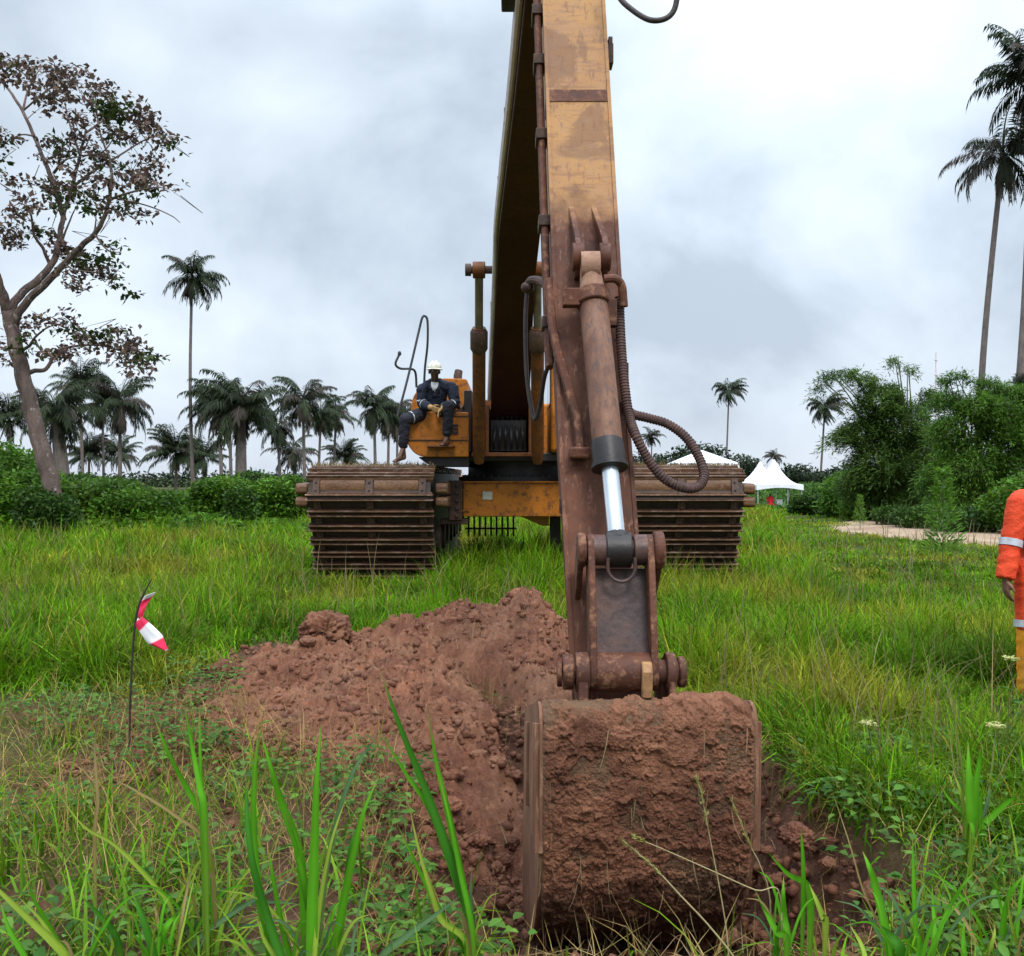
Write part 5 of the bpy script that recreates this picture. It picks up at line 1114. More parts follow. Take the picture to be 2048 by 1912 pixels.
B1 = [(1765, 800, .8, .7, 0), (1730, 860, .7, .6, .2), (1805, 850, 1.0, .9, 0), (1770, 920, 1.0, .9, 0), (1820, 950, .9, 1.0, .2), (1695, 875, .45, .3, .1), (1740, 960, .7, .6, .3), (1790, 1000, .9, .6, .3), (1700, 748, .42, .16, .2), (1665, 752, .28, .14, .2), (1648, 772, .14, .25, .2), (1740, 762, .4, .22, 0), (1795, 722, .25, .12, .3), (1815, 738, .2, .12, .3), (1850, 900, .8, 1.0, 1.2), (1860, 800, .5, .4, 1.2)]
bamboo(1815, 36, B1, 62000, 'dark left bamboo clump with one arching culm, nearest the tents', (.022, .052, .009), (.115, .20, .036))
B2 = [(1965, 815, .8, .5, 0), (1910, 865, .55, .6, 0), (2015, 850, .9, .8, 0), (1945, 930, .9, .9, 0), (2035, 945, 1.0, .9, 0), (1895, 955, .5, .7, -.2), (2075, 850, .9, 1., .2), (1980, 1000, 1.0, .5, -.2), (1895, 800, .35, .3, .3), (1920, 752, .3, .1, .3), (1895, 762, .25, .12, .5), (1960, 765, .35, .12, .3), (2000, 780, .5, .3, .2), (2045, 790, .5, .3, .2)]
bamboo(1965, 32, B2, 62000, 'bright right bamboo clump reaching the right edge', (.03, .075, .010), (.125, .245, .03))

# tall pointed weed on the right
def weed(px, py, d, hgt, lab, nl=260):
    b = P(px, py, d); b[2] = float(gz(b[0], d)); t = thing('tall_weed', b, lab, 'weed', 'tall weeds in the grass')
    mb = MB().tube([b, b + np.array([.02, 0, hgt * .6]), b + np.array([0, 0, hgt])], [.012, .008, .003], 6); lf = LF()
    s_ = rng.uniform(.15, 1, nl); az = rng.uniform(0, 6.28, nl); rr_ = hgt * .24 * (1.05 - s_) ** .8 * rng.uniform(.2, 1, nl); p = b + np.stack([np.cos(az) * rr_, np.sin(az) * rr_, s_ * hgt - rr_ * .1], 1)
    leaves(lf, p, np.full(nl, hgt * .075), np.full(nl, hgt * .02), colmix(nl, (.07, .16, .018), (.16, .31, .035)), -.2, .2, np.stack([np.cos(az), np.sin(az), np.full(nl, .5)], 1))
    for k in range(16):
        f = .2 + .045 * k; a = k * 2.4; mb.tube([b + np.array([0, 0, f * hgt]), b + np.array([math.cos(a) * hgt * .2 * (1 - f), math.sin(a) * hgt * .2 * (1 - f), f * hgt + .04 * hgt])], [.005, .002], 5)
    obj('stem', mb, 'culm', t); lf.obj('foliage', 'leaf', t)
weed(1885, 1135, 17, 1.72, 'tall pointed green weed standing before the sandy path', 900)
weed(1720, 1045, 30, 1.1, 'smaller bushy weed at the left tip of the sandy path', 500)

# ------------------------------------------------------------------ leaning broad-leaved tree on the left
TD = 27.; tb = P(112, 1015, TD); tb[2] = float(gz(tb[0], TD)) - .1
tr = thing('broadleaf_tree', tb, 'tall leaning pale barked tree with sparse brownish leaves on the left', 'tree')
bmk = MB()
def br(pts, r0, r1, dz=0., d0=0.):
    n_ = len(pts); q = smoothpath([P(x, y, TD + d0 + dz * i / max(n_ - 1, 1)) for i, (x, y) in enumerate(pts)], 5); q = [p + np.array([.018 * math.sin(i * 1.7), .018 * math.cos(i * 1.3), 0]) * min(1, r0 * 6) for i, p in enumerate(q)]
    bmk.tube(q, list(np.linspace(r0, r1, len(q))), 9); return q
br([(112, 1018), (98, 950), (78, 880), (58, 800), (38, 720), (22, 650), (14, 610)], .25, .18)
br([(16, 625), (5, 590), (-12, 540), (-30, 480), (-40, 380)], .15, .08, -1)
br([(18, 625), (40, 590), (80, 556), (108, 520), (120, 470), (128, 425), (145, 370), (160, 310), (172, 262)], .125, .03, 1.5)
br([(28, 645), (50, 608), (98, 560), (130, 526), (162, 493), (192, 465), (210, 430), (220, 390), (222, 330), (205, 280)], .12, .025, -1.5)
br([(110, 372), (92, 330), (68, 272), (45, 222), (18, 180), (-6, 150)], .07, .03, 1.5, 1.)
br([(128, 440), (118, 405), (110, 372)], .075, .07, 0, 1.)
for pts, r0, dz, d0 in [([(100, 530), (85, 495), (68, 470), (62, 430), (45, 408), (25, 412)], .07, -1, .6), ([(160, 495), (188, 465), (192, 425)], .07, 1, -.8), ([(108, 345), (130, 320), (165, 312)], .06, -1.5, 1), ([(118, 500), (140, 440), (160, 400)], .05, 1, .8), ([(50, 752), (66, 742), (92, 738), (112, 705), (135, 695), (190, 690), (240, 700), (285, 712)], .1, 1.5, 0), ([(38, 705), (60, 690), (70, 675), (95, 655), (130, 645)], .07, -1.2, 0), ([(70, 680), (78, 695), (92, 715)], .05, 0, -.5), ([(150, 370), (190, 340), (240, 310), (300, 275), (335, 280)], .06, 2, 1), ([(172, 265), (220, 235), (270, 225)], .05, 1.5, 1.4), ([(215, 400), (260, 385), (310, 375), (335, 378)], .05, -1.5, -1), ([(222, 395), (290, 410), (340, 430), (360, 445)], .03, -1.5, -1), ([(160, 310), (140, 250), (130, 200), (140, 155)], .05, 1.5, 1.2), ([(190, 470), (215, 500), (240, 505)], .04, -1, -1), ([(130, 527), (150, 540), (200, 545)], .04, -1.5, -.5), ([(45, 222), (60, 170), (85, 130)], .05, 1, 2.), ([(45, 222), (110, 170), (160, 160)], .04, -1, 2.), ([(205, 285), (195, 240), (190, 190)], .04, 1, -1), ([(68, 272), (40, 270), (0, 290)], .04, 1, 1.5), ([(165, 312), (210, 300), (250, 235)], .04, 1, .5)]:
    br(pts, r0 * .75, .010, dz, d0)
CLU = [(0,120),(30,115),(60,125),(85,130),(10,150),(40,165),(60,180),(130,140),(150,155),(120,165),(165,160),(105,165),(150,190),(190,185),(215,190),(175,205),(120,190),(120,215),(150,225),(180,240),(210,215),(240,215),(250,235),(225,245),(270,225),(290,230),(310,245),(330,275),(345,290),(300,265),(275,260),(110,280),(130,270),(150,290),(170,270),(190,300),(100,300),(215,330),(240,340),(260,320),(290,345),(310,365),(335,375),(280,370),(225,360),(250,400),(270,425),(230,430),(310,385),(100,360),(120,380),(140,370),(165,375),(185,385),(200,400),(160,400),(120,410),(180,420),(40,390),(60,375),(80,365),(30,410),(55,420),(10,445),(30,455),(20,480),(45,475),(70,460),(90,480),(110,490),(130,510),(150,505),(170,520),(190,525),(215,505),(235,500),(200,540),(170,545),(140,560),(230,565),(160,575),(215,560),(0,270),(5,300),(0,345),(70,650),(90,635),(110,640),(55,665),(130,660),(160,665),(150,690),(190,680),(215,670),(240,680),(260,690),(280,710),(300,715),(290,735),(220,710),(250,715),(260,735),(105,690),(120,710),(60,690),(165,655),(235,665),(0,680),(0,720),(-40,110),(-60,180),(-40,300),(-70,420),(-40,640),(240,270),(260,285),(215,265),(200,230),(90,210),(70,140),(310,320),(265,350),(140,330),(170,340),(195,355)]
lf = LF(); 
for i, (x, y) in enumerate(CLU):
    c = P(x, y, TD + random.uniform(-1.6, 1.6)); m_ = random.choice((2, 3, 3)); gr = (140 < x < 200 and 360 < y < 430) or (random.random() < .2)
    for j in range(m_):
        cc = c + rng.normal(0, 1, 3) * np.array([.17, .3, .12]); n = random.randint(13, 24); d_ = rng.normal(0, 1, (n, 3)) * np.array([.15, .17, .075]); pos = cc + d_
        cols = colmix(n, (.030, .048, .014), (.06, .085, .022)) if gr else colmix(n, (.078, .052, .042), (.18, .122, .096))
        leaves(lf, pos, np.full(n, .175), np.full(n, .11), cols, .25, .2)
    a_ = P(x, y, TD) + rng.normal(0, .25, 3) * np.array([1, 1, .6]); bmk.tube([a_, a_ + rng.normal(0, .3, 3), c], [.012, .009, .004], 5)
obj('trunk', bmk, 'bark', tr); lf.obj('crown', 'dryleaf', tr)

# ------------------------------------------------------------------ grass of the field, ground cover, straw: uncountable
MACH = [(-3.3, -1.0, 14.3, 23), (1.4, 3.7, 14.3, 23)]
def free(x, y):
    k = np.ones(len(x), bool)
    for a, b, c, d in MACH: k &= ~((x > a) & (x < b) & (y > c + .45) & (y < d))
    return k
def sampleview(n, d0, d1, p=1.0, mx=.62):
    u = rng.uniform(0, 1, n); y = d0 * (d1 / d0) ** (u ** p); x = rng.uniform(-mx, mx, n) * (y + 1.); return x, y
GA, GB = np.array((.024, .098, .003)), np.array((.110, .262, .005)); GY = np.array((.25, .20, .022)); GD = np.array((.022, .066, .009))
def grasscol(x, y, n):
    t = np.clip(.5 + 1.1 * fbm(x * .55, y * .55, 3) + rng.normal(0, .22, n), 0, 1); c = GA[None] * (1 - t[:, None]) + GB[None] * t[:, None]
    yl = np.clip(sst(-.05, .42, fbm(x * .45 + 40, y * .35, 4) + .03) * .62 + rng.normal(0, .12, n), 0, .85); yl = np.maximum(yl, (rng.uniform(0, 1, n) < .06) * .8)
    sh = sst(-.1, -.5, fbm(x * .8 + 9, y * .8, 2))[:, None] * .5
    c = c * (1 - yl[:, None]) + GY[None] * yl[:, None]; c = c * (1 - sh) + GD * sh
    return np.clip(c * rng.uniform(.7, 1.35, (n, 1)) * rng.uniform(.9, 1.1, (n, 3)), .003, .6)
def density(x, y):
    s = soilm(x, y); left = 1 - (1 - sst(.2, -.2, x)) * 0
    d_ = sst(6.6, 8.2, y + .5 * fbm(x, y, 2)) * sst(1., -.4, x) + sst(.9, 1.7, x + .3 * fbm(x, y, 2)) * sst(3.9, 5.2, y + .4 * fbm(x * .8, y, 2)) + .20
    d_ = d_ + sst(8.9, 9.6, y)
    return np.clip(d_, 0, 1) * (1 - np.clip(s * 1.15, 0, 1) ** .6)
lf = LF()
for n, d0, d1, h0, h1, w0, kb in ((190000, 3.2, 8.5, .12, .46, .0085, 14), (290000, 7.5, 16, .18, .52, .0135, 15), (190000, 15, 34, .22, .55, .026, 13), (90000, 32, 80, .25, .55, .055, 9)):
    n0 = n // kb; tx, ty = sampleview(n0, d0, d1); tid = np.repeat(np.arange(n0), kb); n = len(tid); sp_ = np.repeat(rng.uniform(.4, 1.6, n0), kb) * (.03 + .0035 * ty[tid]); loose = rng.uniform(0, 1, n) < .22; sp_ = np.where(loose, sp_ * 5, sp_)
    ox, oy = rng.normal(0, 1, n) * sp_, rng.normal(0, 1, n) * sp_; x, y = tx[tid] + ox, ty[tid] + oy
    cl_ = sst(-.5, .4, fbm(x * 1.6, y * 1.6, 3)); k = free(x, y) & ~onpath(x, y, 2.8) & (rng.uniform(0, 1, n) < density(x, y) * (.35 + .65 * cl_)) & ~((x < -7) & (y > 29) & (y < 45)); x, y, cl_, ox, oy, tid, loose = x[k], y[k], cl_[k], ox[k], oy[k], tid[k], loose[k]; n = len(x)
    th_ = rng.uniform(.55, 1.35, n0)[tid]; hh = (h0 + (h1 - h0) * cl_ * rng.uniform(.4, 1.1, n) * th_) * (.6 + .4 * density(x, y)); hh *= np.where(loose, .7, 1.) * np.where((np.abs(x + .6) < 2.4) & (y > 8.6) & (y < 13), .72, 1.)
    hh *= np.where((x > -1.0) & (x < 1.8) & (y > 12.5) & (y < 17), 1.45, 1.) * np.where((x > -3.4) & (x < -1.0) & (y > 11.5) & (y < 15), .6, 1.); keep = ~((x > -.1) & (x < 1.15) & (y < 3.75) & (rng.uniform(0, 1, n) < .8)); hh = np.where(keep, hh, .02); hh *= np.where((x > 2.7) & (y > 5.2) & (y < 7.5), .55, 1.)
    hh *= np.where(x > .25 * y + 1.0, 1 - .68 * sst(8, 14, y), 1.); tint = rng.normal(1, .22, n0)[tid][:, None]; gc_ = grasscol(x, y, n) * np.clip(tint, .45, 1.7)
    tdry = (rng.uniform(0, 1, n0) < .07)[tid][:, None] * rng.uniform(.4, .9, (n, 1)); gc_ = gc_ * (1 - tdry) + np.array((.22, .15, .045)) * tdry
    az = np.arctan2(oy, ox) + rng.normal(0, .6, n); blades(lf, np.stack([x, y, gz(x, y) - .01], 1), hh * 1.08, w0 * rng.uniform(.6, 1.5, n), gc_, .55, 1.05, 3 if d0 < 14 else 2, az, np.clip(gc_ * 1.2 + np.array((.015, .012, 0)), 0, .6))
setp(lf.obj('field_grass', 'grass'), 'tall green grass of the field', 'grass', None, 'stuff')
lf = LF(); n = 8000; x = rng.uniform(-2.8, 2.8, n); y = rng.uniform(2.5, 5.6, n); k = (heapz(x, y) < .03) & (pit(x, y) > -.12) & (fbm(x * 1.6 + 20, y * 1.6, 2) > -.05) & (soilm(x, y) < .75) & ~((x > -.1) & (x < 1.1) & (y < 3.75) & (rng.uniform(0, 1, n) < .85)); x, y = x[k], y[k]; n = len(x); gc_ = grasscol(x, y, n)
blades(lf, np.stack([x, y, gz(x, y) - .01], 1), rng.uniform(.07, .36, n) * rng.uniform(.5, 1.1, n), rng.uniform(.003, .010, n), gc_, .5, .9, 4, None, np.clip(gc_ * 1.25 + np.array((.02, .02, 0)), 0, .6)); n = 760; x = np.concatenate([rng.uniform(-2.3, -.15, 600), rng.uniform(1.3, 2.6, 160)]); y = rng.uniform(2.7, 4.6, n); k = (pit(x, y) > -.1) & (fbm(x * 1.4 + 3, y * 1.4, 2) > -.1); x, y = x[k], y[k]; n = len(x); gc_ = colmix(n, (.035, .12, .008), (.12, .26, .018), .1)
blades(lf, np.stack([x, y, gz(x, y) - .01], 1), rng.uniform(.14, .42, n), rng.uniform(.009, .017, n), gc_, .4, .9, 5, None, np.clip(gc_ * 1.1 + np.array((.05, .02, .0)), 0, .5)); setp(lf.obj('rough_grass', 'grass'), 'rough mixed grass in the foreground', 'grass', None, 'stuff')
# thin seeding stems standing above the grass
lf = LF(); n = 2600; x, y = sampleview(n, 4.5, 26); k = free(x, y) & (density(x, y) > .6) & ~onpath(x, y, 2.3); x, y = x[k], y[k]; n = len(x)
blades(lf, np.stack([x, y, gz(x, y)], 1), rng.uniform(.4, .85, n), .004 + .0006 * y, colmix(n, (.15, .15, .05), (.24, .20, .10)), .2, .35, 4); setp(lf.obj('seeding_grass', 'grass'), 'thin dry seeding stems above the grass', 'grass', None, 'stuff')
# straw on the trampled soil
lf = LF(); n = 8500; x = np.concatenate([rng.uniform(-3.6, 2.6, 5000), rng.uniform(-3, -.1, 3500)]); y = np.concatenate([rng.uniform(2.9, 7.5, 5000), rng.uniform(3.8, 6.8, 3500)]); k = (heapz(x, y) < .05) & (pit(x, y) > -.25); x, y = x[k], y[k]; n = len(x)
blades(lf, np.stack([x, y, gz(x, y) + .012 + rng.uniform(0, .03, n)], 1), rng.uniform(.06, .3, n), rng.uniform(.002, .005, n), colmix(n, (.24, .15, .05), (.46, .33, .12)), 1.35, .25, 2)
n = 1500; x = rng.uniform(-2.6, 1.6, n); y = rng.uniform(3.3, 8.8, n); k = soilm(x, y) > .6; x, y = x[k], y[k]; n = len(x); blades(lf, np.stack([x, y, topz(x, y) + .03], 1), rng.uniform(.05, .22, n), rng.uniform(.002, .004, n), colmix(n, (.20, .145, .07), (.34, .26, .13)), 1.2, .3, 2)
setp(lf.obj('dry_straw', 'grass'), 'dry straw lying on the trampled soil', 'straw', None, 'stuff')
# small broad leaves among it
lf = LF(); n = 800; x = np.concatenate([rng.uniform(-3.6, -.1, 560), rng.uniform(1.2, 3.4, 240)]); y = np.concatenate([rng.uniform(2.8, 8.2, 560), rng.uniform(2.8, 5.8, 240)]); k = (fbm(x * .9, y * .9, 2) > -.12) & (heapz(x, y) < .04) & (pit(x, y) > -.2); x, y = x[k], y[k]
for i in range(len(x)):
    m_ = random.randint(8, 26); a = rng.uniform(0, 6.28, m_); r_ = rng.uniform(.02, .17, m_); p = np.stack([x[i] + r_ * np.cos(a), y[i] + r_ * np.sin(a), gz(x[i] + 0 * a, y[i] + 0 * a) + rng.uniform(.02, .14, m_)], 1)
    sz = random.uniform(.03, .06); ovate(lf, p, np.stack([np.cos(a), np.sin(a), rng.uniform(-.1, .6, m_)], 1), sz * rng.uniform(.6, 1.3, m_), sz * .62 * rng.uniform(.7, 1.2, m_), colmix(m_, (.03, .09, .010), (.11, .22, .03)))
setp(lf.obj('ground_cover', 'leaf'), 'small broad leaved weeds creeping over the soil', 'ground cover', None, 'stuff')

def flower(px, py, d, lab):
    c = P(px, py, d); b = np.array([c[0] + .02, c[1] + .03, float(gz(c[0], d))]); t = thing('wild_flower', b, lab, 'flower', 'pale yellow wild flowers in the grass')
    obj('stem', MB().tube(smoothpath([b, (b + c) / 2 + np.array([.01, 0, 0]), c], 4), .0025, 6), 'culm', t); lf = LF(); n = 130
    a = rng.uniform(0, 6.28, n); k = rng.integers(0, 7, n); cc = np.stack([np.cos(k * .9) * .035 * (k > 0), np.sin(k * .9) * .035 * (k > 0), rng.uniform(-.005, .012, n)], 1); ovate(lf, c + cc, np.stack([np.cos(a), np.sin(a), np.full(n, .35)], 1), rng.uniform(.012, .02, n), rng.uniform(.006, .01, n), colmix(n, (.50, .50, .16), (.70, .68, .34), .06)); lf.obj('blossom', 'leaf', t)
    lf = LF(); n = 12; a = rng.uniform(0, 6.28, n); s_ = rng.uniform(.2, .85, n)[:, None]; ovate(lf, b + (c - b) * s_, np.stack([np.cos(a), np.sin(a), np.full(n, .4)], 1), np.full(n, .06), np.full(n, .025), colmix(n, (.04, .11, .012), (.10, .21, .03))); lf.obj('foliage', 'leaf', t)
flower(1737, 1448, 5.0, 'pale yellow flower cluster in the grass between the bucket and the worker')
flower(1992, 1452, 4.9, 'pale yellow flower cluster low in the grass near the right edge')
flower(2022, 1318, 5.6, 'pale yellow flower cluster at the feet of the worker in orange')
# ------------------------------------------------------------------ foreground grass plants, each a clump of its own
def ribbon(lf, pts, wd, col, tip, fold=.25):
    c = smoothpath(pts, 5); n = len(c); v, cc, f = [], [], []; bt = random.choice((0, .5, .9))
    for i, p in enumerate(c):
        t = c[min(i + 1, n - 1)] - c[max(i - 1, 0)]; t = t / np.linalg.norm(t); s = np.cross(t, np.array([random.uniform(-.02, .02), -1, .25])); s /= np.linalg.norm(s); nn = np.cross(s, t); fr = i / (n - 1)
        ww = wd * (min(1, .45 + fr * 2.2) if fr < .3 else 1) * (1 - max(0, (fr - .35) / .65) ** 1.7) + wd * .03; cl = np.array(col) * (1 - fr) + np.array(tip) * fr; base_y = max(0, 1 - fr * 3.5); cl = cl * (1 - base_y * .6) + np.array((.20, .22, .04)) * base_y * .6; brn = bt * float(sst(.84, .97, fr))
        for k, o in ((-.5, fold), (0, 0), (.5, fold)): v.append(p + s * ww * k + nn * ww * o); cc.append((cl * (1.3 if k == 0 else rng.uniform(.85, 1.05))) * (1 - brn) + np.array((.24, .17, .06)) * brn)
    ii = np.arange(n * 3).reshape(-1, 3); f = np.stack([ii[:-1, :-1].ravel(), ii[:-1, 1:].ravel(), ii[1:, 1:].ravel(), ii[1:, :-1].ravel()], 1); lf.add(np.array(v), f, np.array(cc))
GRN = ((.055, .20, .007), (.08, .26, .012)); DGR = ((.025, .11, .008), (.04, .15, .012)); YLG = ((.16, .25, .02), (.22, .29, .04)); GRY = ((.07, .14, .05), (.10, .18, .08)); BRN = ((.22, .16, .05), (.26, .20, .09))
def clump(lab, d, blist, name='grass_clump', group='broad bladed grass clumps in the foreground'):
    x0, y0 = blist[0][0][0]; b = P(x0, y0, d); b[2] = float(gz(b[0], b[1])); t = thing(name, b, lab, 'grass', group)
    for pts, wpx, (c0, c1) in blist:
        lf = LF(); n = len(pts); k0 = random.uniform(-.12, .12)
        q = [P(x, y, d + k0 * (1 - i / (n - 1)) + .03 * random.uniform(-1, 1) - (.25 if False else .0)) for i, (x, y) in enumerate(pts)]
        gb = float(gz(q[0][0], q[0][1])); 
        if q[0][2] > gb: q = [np.array([q[0][0] + (q[0][0] - q[1][0]) * .15, q[0][1] + .02, gb - .02])] + q
        ribbon(lf, q, wpx * .9 / F * d, c0, c1); lf.obj('blade', 'grass', t)
    for j in range(random.randint(4, 7) if len(blist) > 2 else 2):              # younger, thinner blades about the base
        a = random.uniform(0, 6.28); o = b + np.array([random.uniform(-.05, .05), random.uniform(-.05, .05), -.02]); o[2] = float(gz(o[0], o[1])) - .02; hh_ = random.uniform(.12, .38); d_ = np.array([math.cos(a), math.sin(a), 0]) * random.uniform(.1, .7) * hh_
        lf = LF(); ribbon(lf, [o, o + d_ * .3 + np.array([0, 0, hh_ * .5]), o + d_ * .75 + np.array([0, 0, hh_ * .85]), o + d_ * 1.3 + np.array([0, 0, hh_ * .92])], random.uniform(.006, .014), *random.choice((GRN, GRN, YLG, GRY, BRN))); lf.obj('blade', 'grass', t)
clump('tall bright grass clump leaning left, rising beside the left edge of the bucket', 3.2, [
    ([(942, 1850), (905, 1725), (852, 1581), (794, 1437), (759, 1335)], 20, DGR), ([(942, 1850), (893, 1704), (860, 1618), (810, 1544), (755, 1454)], 16, GRN),
    ([(936, 1830), (917, 1725), (893, 1610), (872, 1520), (854, 1404)], 17, GRN), ([(935, 1900), (900, 1856), (872, 1807), (831, 1725), (794, 1647)], 16, GRN),
    ([(930, 1880), (884, 1840), (864, 1786), (839, 1704), (815, 1597)], 13, YLG), ([(945, 1860), (920, 1740), (900, 1640), (880, 1560)], 12, GRN), ([(948, 1860), (942, 1790), (944, 1730)], 10, GRY)])
clump('upright bright grass clump with a thick central blade at bottom centre', 3.05, [
    ([(624, 1940), (626, 1807), (630, 1684), (634, 1560), (642, 1450)], 24, GRN), ([(630, 1940), (613, 1786), (593, 1696), (572, 1622)], 13, GRN), ([(628, 1940), (640, 1807), (663, 1684), (693, 1593)], 11, YLG),
    ([(612, 1900), (602, 1720), (564, 1605), (544, 1540), (523, 1470)], 20, GRN), ([(634, 1950), (660, 1700), (700, 1560), (733, 1500), (752, 1478)], 10, GRY)])
clump('broad dark green grass clump left of the upright clump', 3.02, [
    ([(560, 1930), (523, 1807), (509, 1684), (509, 1560), (519, 1437)], 20, GRN), ([(590, 1950), (564, 1848), (545, 1745), (538, 1700)], 13, GRN), ([(575, 1950), (535, 1830), (505, 1720), (493, 1600), (498, 1560)], 18, DGR), ([(565, 1940), (530, 1880), (512, 1830)], 12, YLG)])
clump('single grass tuft with blades fanned right of the upright clump', 3.05, [
    ([(660, 1940), (687, 1807), (708, 1704), (728, 1622), (761, 1544)], 18, GRN), ([(668, 1930), (690, 1790), (700, 1700), (712, 1660)], 14, DGR), ([(700, 1940), (712, 1850), (730, 1760)], 8, GRY)])
clump('tall grass clump on a brown stalk, right of the marker stake', 3.25, [
    ([(437, 1915), (424, 1756), (407, 1603), (398, 1520)], 14, BRN), ([(410, 1640), (400, 1570), (385, 1494), (367, 1402)], 15, GRN), ([(404, 1620), (402, 1550), (400, 1480), (400, 1402)], 9, GRN), ([(408, 1660), (402, 1625), (372, 1572), (332, 1494), (302, 1415)], 15, GRN), ([(430, 1800), (415, 1690), (395, 1600), (380, 1540)], 9, YLG)])
clump('thin yellow stalk standing just left of the brown stalked clump', 3.1, [([(350, 1930), (362, 1850), (378, 1760), (394, 1682)], 8, BRN), ([(352, 1930), (372, 1830), (392, 1740)], 6, YLG)])
clump('pale yellow green tuft lying over at the bottom left corner', 2.95, [
    ([(140, 1930), (105, 1880), (66, 1844), (0, 1782), (-40, 1750)], 18, YLG), ([(130, 1930), (90, 1850), (35, 1791)], 12, YLG), ([(150, 1935), (110, 1870), (70, 1800), (55, 1760)], 14, GRN), ([(60, 1935), (20, 1860), (0, 1800)], 14, GRN)])
clump('dark green grass tuft at the bottom left, right of the pale tuft', 3.0, [
    ([(312, 1930), (297, 1866), (280, 1820), (262, 1778)], 18, DGR), ([(310, 1930), (330, 1860), (348, 1835), (363, 1815)], 15, GRN), ([(240, 1900), (227, 1861), (195, 1825), (166, 1795)], 17, DGR), ([(305, 1930), (285, 1890), (250, 1850)], 10, GRN)])
clump('long grey green blades lying across the clumps at bottom centre', 3.32, [([(390, 1885), (460, 1830), (540, 1780), (622, 1733)], 11, GRY), ([(420, 1900), (450, 1830), (500, 1806), (560, 1804), (605, 1810)], 10, GRY), ([(380, 1890), (430, 1855), (500, 1850), (540, 1850)], 9, GRY)])
clump('pale grey green blade lying left of the bucket foot', 3.0, [([(760, 1920), (815, 1870), (870, 1830), (920, 1792)], 15, GRY), ([(745, 1925), (800, 1890), (850, 1880)], 10, YLG)])
clump('bending straw coloured blades at left, below the marker stake', 3.35, [([(345, 1820), (300, 1760), (230, 1690), (165, 1650), (110, 1575)], 9, YLG), ([(420, 1700), (350, 1630), (270, 1580), (225, 1558)], 8, BRN), ([(190, 1680), (196, 1600), (190, 1500), (195, 1440)], 9, BRN)])
clump('short broad leaved grass plant at the right foot of the bucket', 3.1, [
    ([(1572, 1880), (1553, 1863), (1530, 1820), (1509, 1779)], 15, GRN), ([(1574, 1880), (1568, 1833), (1566, 1790), (1567, 1752)], 15, GRN), ([(1620, 1830), (1614, 1771), (1576, 1748), (1537, 1706)], 17, GRN), ([(1650, 1850), (1645, 1833), (1632, 1800), (1618, 1768)], 15, YLG), ([(1605, 1830), (1606, 1745), (1604, 1690), (1602, 1660)], 11, GRN)])
clump('narrow grass plant with one wide pointed leaf, right of the pit', 3.15, [([(1780, 1915), (1752, 1780), (1738, 1735), (1725, 1702)], 18, GRN), ([(1790, 1915), (1730, 1790), (1700, 1690), (1662, 1575)], 5, BRN), ([(1775, 1915), (1765, 1830), (1770, 1765)], 12, GRY)])
clump('upright grass blades at lower right, beyond the wide pointed leaf', 3.2, [([(1830, 1880), (1827, 1790), (1826, 1730), (1825, 1672)], 11, GRN), ([(1867, 1880), (1866, 1830), (1864, 1768)], 12, GRN), ([(1872, 1880), (1895, 1820), (1925, 1770), (1952, 1741)], 11, GRN), ([(1795, 1930), (1830, 1870), (1810, 1810), (1790, 1770)], 12, YLG)])
clump('dense tall green clump at the right, above the lower right corner', 4.1, [([(1940, 1650), (1938, 1600), (1936, 1540), (1936, 1484)], 22, GRN), ([(1950, 1660), (1950, 1580), (1958, 1520), (1962, 1490)], 16, GRN), ([(1930, 1660), (1922, 1590), (1905, 1540)], 12, YLG), ([(1960, 1660), (1985, 1630), (2020, 1600), (2040, 1590)], 16, GRN), ([(1945, 1665), (1930, 1630), (1900, 1600), (1880, 1570)], 10, GRN), ([(1955, 1665), (1975, 1600), (1978, 1570)], 10, GRY)])
clump('grass tuft at the lower right corner', 3.1, [([(2012, 1900), (2009, 1852), (1998, 1800), (1986, 1745)], 11, GRN), ([(2000, 1880), (2014, 1800), (2030, 1770), (2050, 1748)], 13, GRN), ([(2040, 1920), (2020, 1840), (2015, 1790)], 10, YLG), ([(1930, 1940), (1925, 1880), (1930, 1830)], 14, GRN), ([(1960, 1940), (1985, 1880), (1990, 1850)], 12, YLG)])
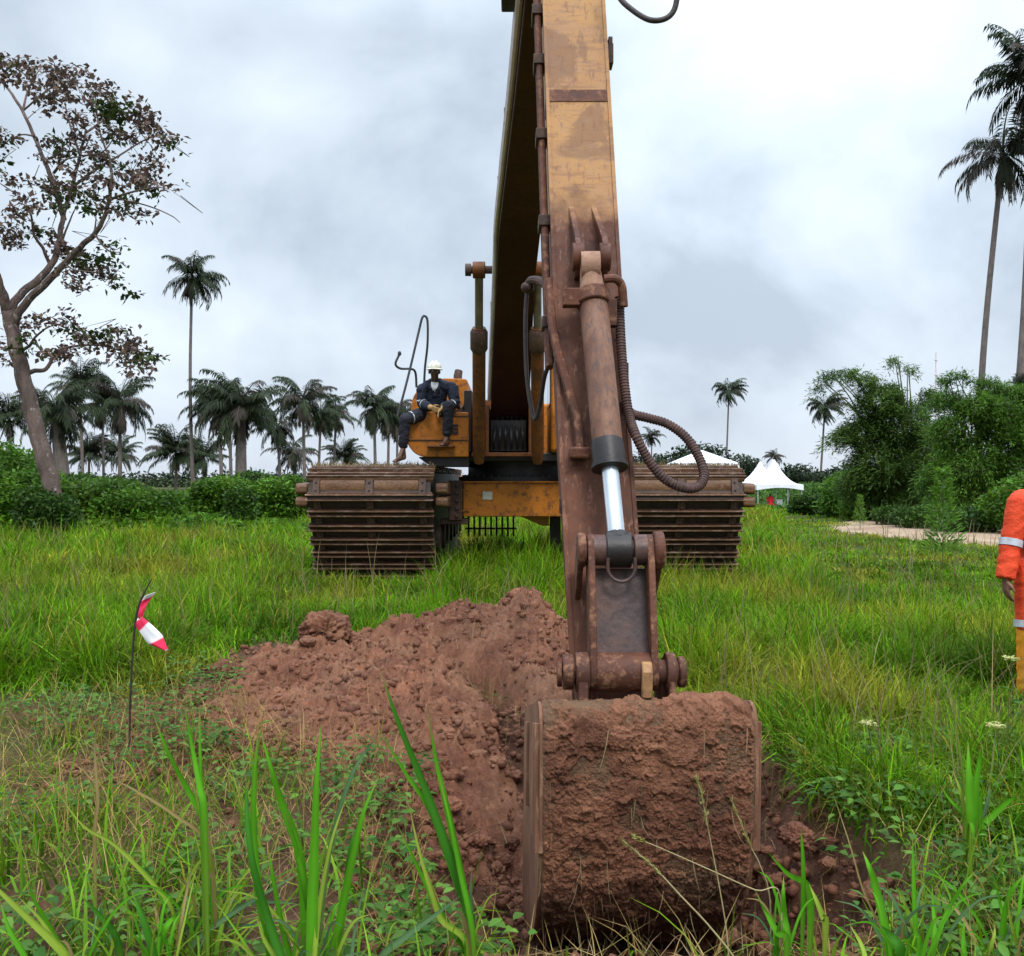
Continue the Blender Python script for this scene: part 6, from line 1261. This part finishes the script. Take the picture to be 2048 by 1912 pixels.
clump('dark leafy tuft at the bottom edge right of the bucket', 2.95, [([(1810, 1950), (1800, 1900), (1780, 1870), (1760, 1850)], 26, DGR), ([(1830, 1950), (1840, 1890), (1825, 1850)], 20, GRN), ([(1730, 1945), (1722, 1890), (1700, 1850)], 14, YLG), ([(1660, 1945), (1670, 1890), (1690, 1860)], 12, YLG)])
def seed_stalk(lab, d, pts, head_at, wv=.0028):
    q = [P(x, y, d) for x, y in pts]; b = q[0].copy(); b[2] = float(gz(b[0], b[1])); t = thing('grass_stalk', b, lab, 'grass stalk', 'seeding stalks crossing the bucket')
    if q[0][2] > b[2]: q = [b - np.array([0, 0, .02])] + q
    c = smoothpath(q, 6); obj('stem', MB().tube(c, list(np.linspace(wv * 1.2, wv * .6, len(c))), 6), plain('straw_stem', (.28, .22, .10), (.36, .30, .15), 20, .7, 0) if 'straw_stem' not in bpy.data.materials else bpy.data.materials['straw_stem'], t)
    lf = LF(); k = len(c); n = 90; ii = rng.uniform(k * (1 - head_at), k - 1.01, n); A_ = np.array(c); p = np.stack([np.interp(ii, np.arange(k), A_[:, j]) for j in range(3)], 1)
    leaves(lf, p + rng.normal(0, .0025, (n, 3)), np.full(n, .016), np.full(n, .005), colmix(n, (.24, .22, .06), (.33, .30, .10)), 0, 0, np.repeat((A_[-1] - A_[-4])[None] * 20, n, 0)); lf.obj('seed_head', 'grass', t)
seed_stalk('yellow green seeding stalk slanting across the lower bucket', 3.0, [(1478, 1935), (1425, 1860), (1359, 1789), (1308, 1735), (1244, 1680)], .3)
seed_stalk('thin pinkish straw slanting nearly level across the lower bucket', 3.1, [(1560, 1790), (1511, 1780), (1423, 1741), (1330, 1700), (1268, 1674)], .12, .002)
seed_stalk('thin upright straw over the right half of the bucket', 3.1, [(1456, 1890), (1444, 1804), (1420, 1677), (1405, 1600), (1395, 1556)], .4, .002)
seed_stalk('long leaning straw stems at the right edge of the bucket', 3.2, [(1540, 1800), (1520, 1730), (1500, 1690), (1463, 1600)], .3, .002)
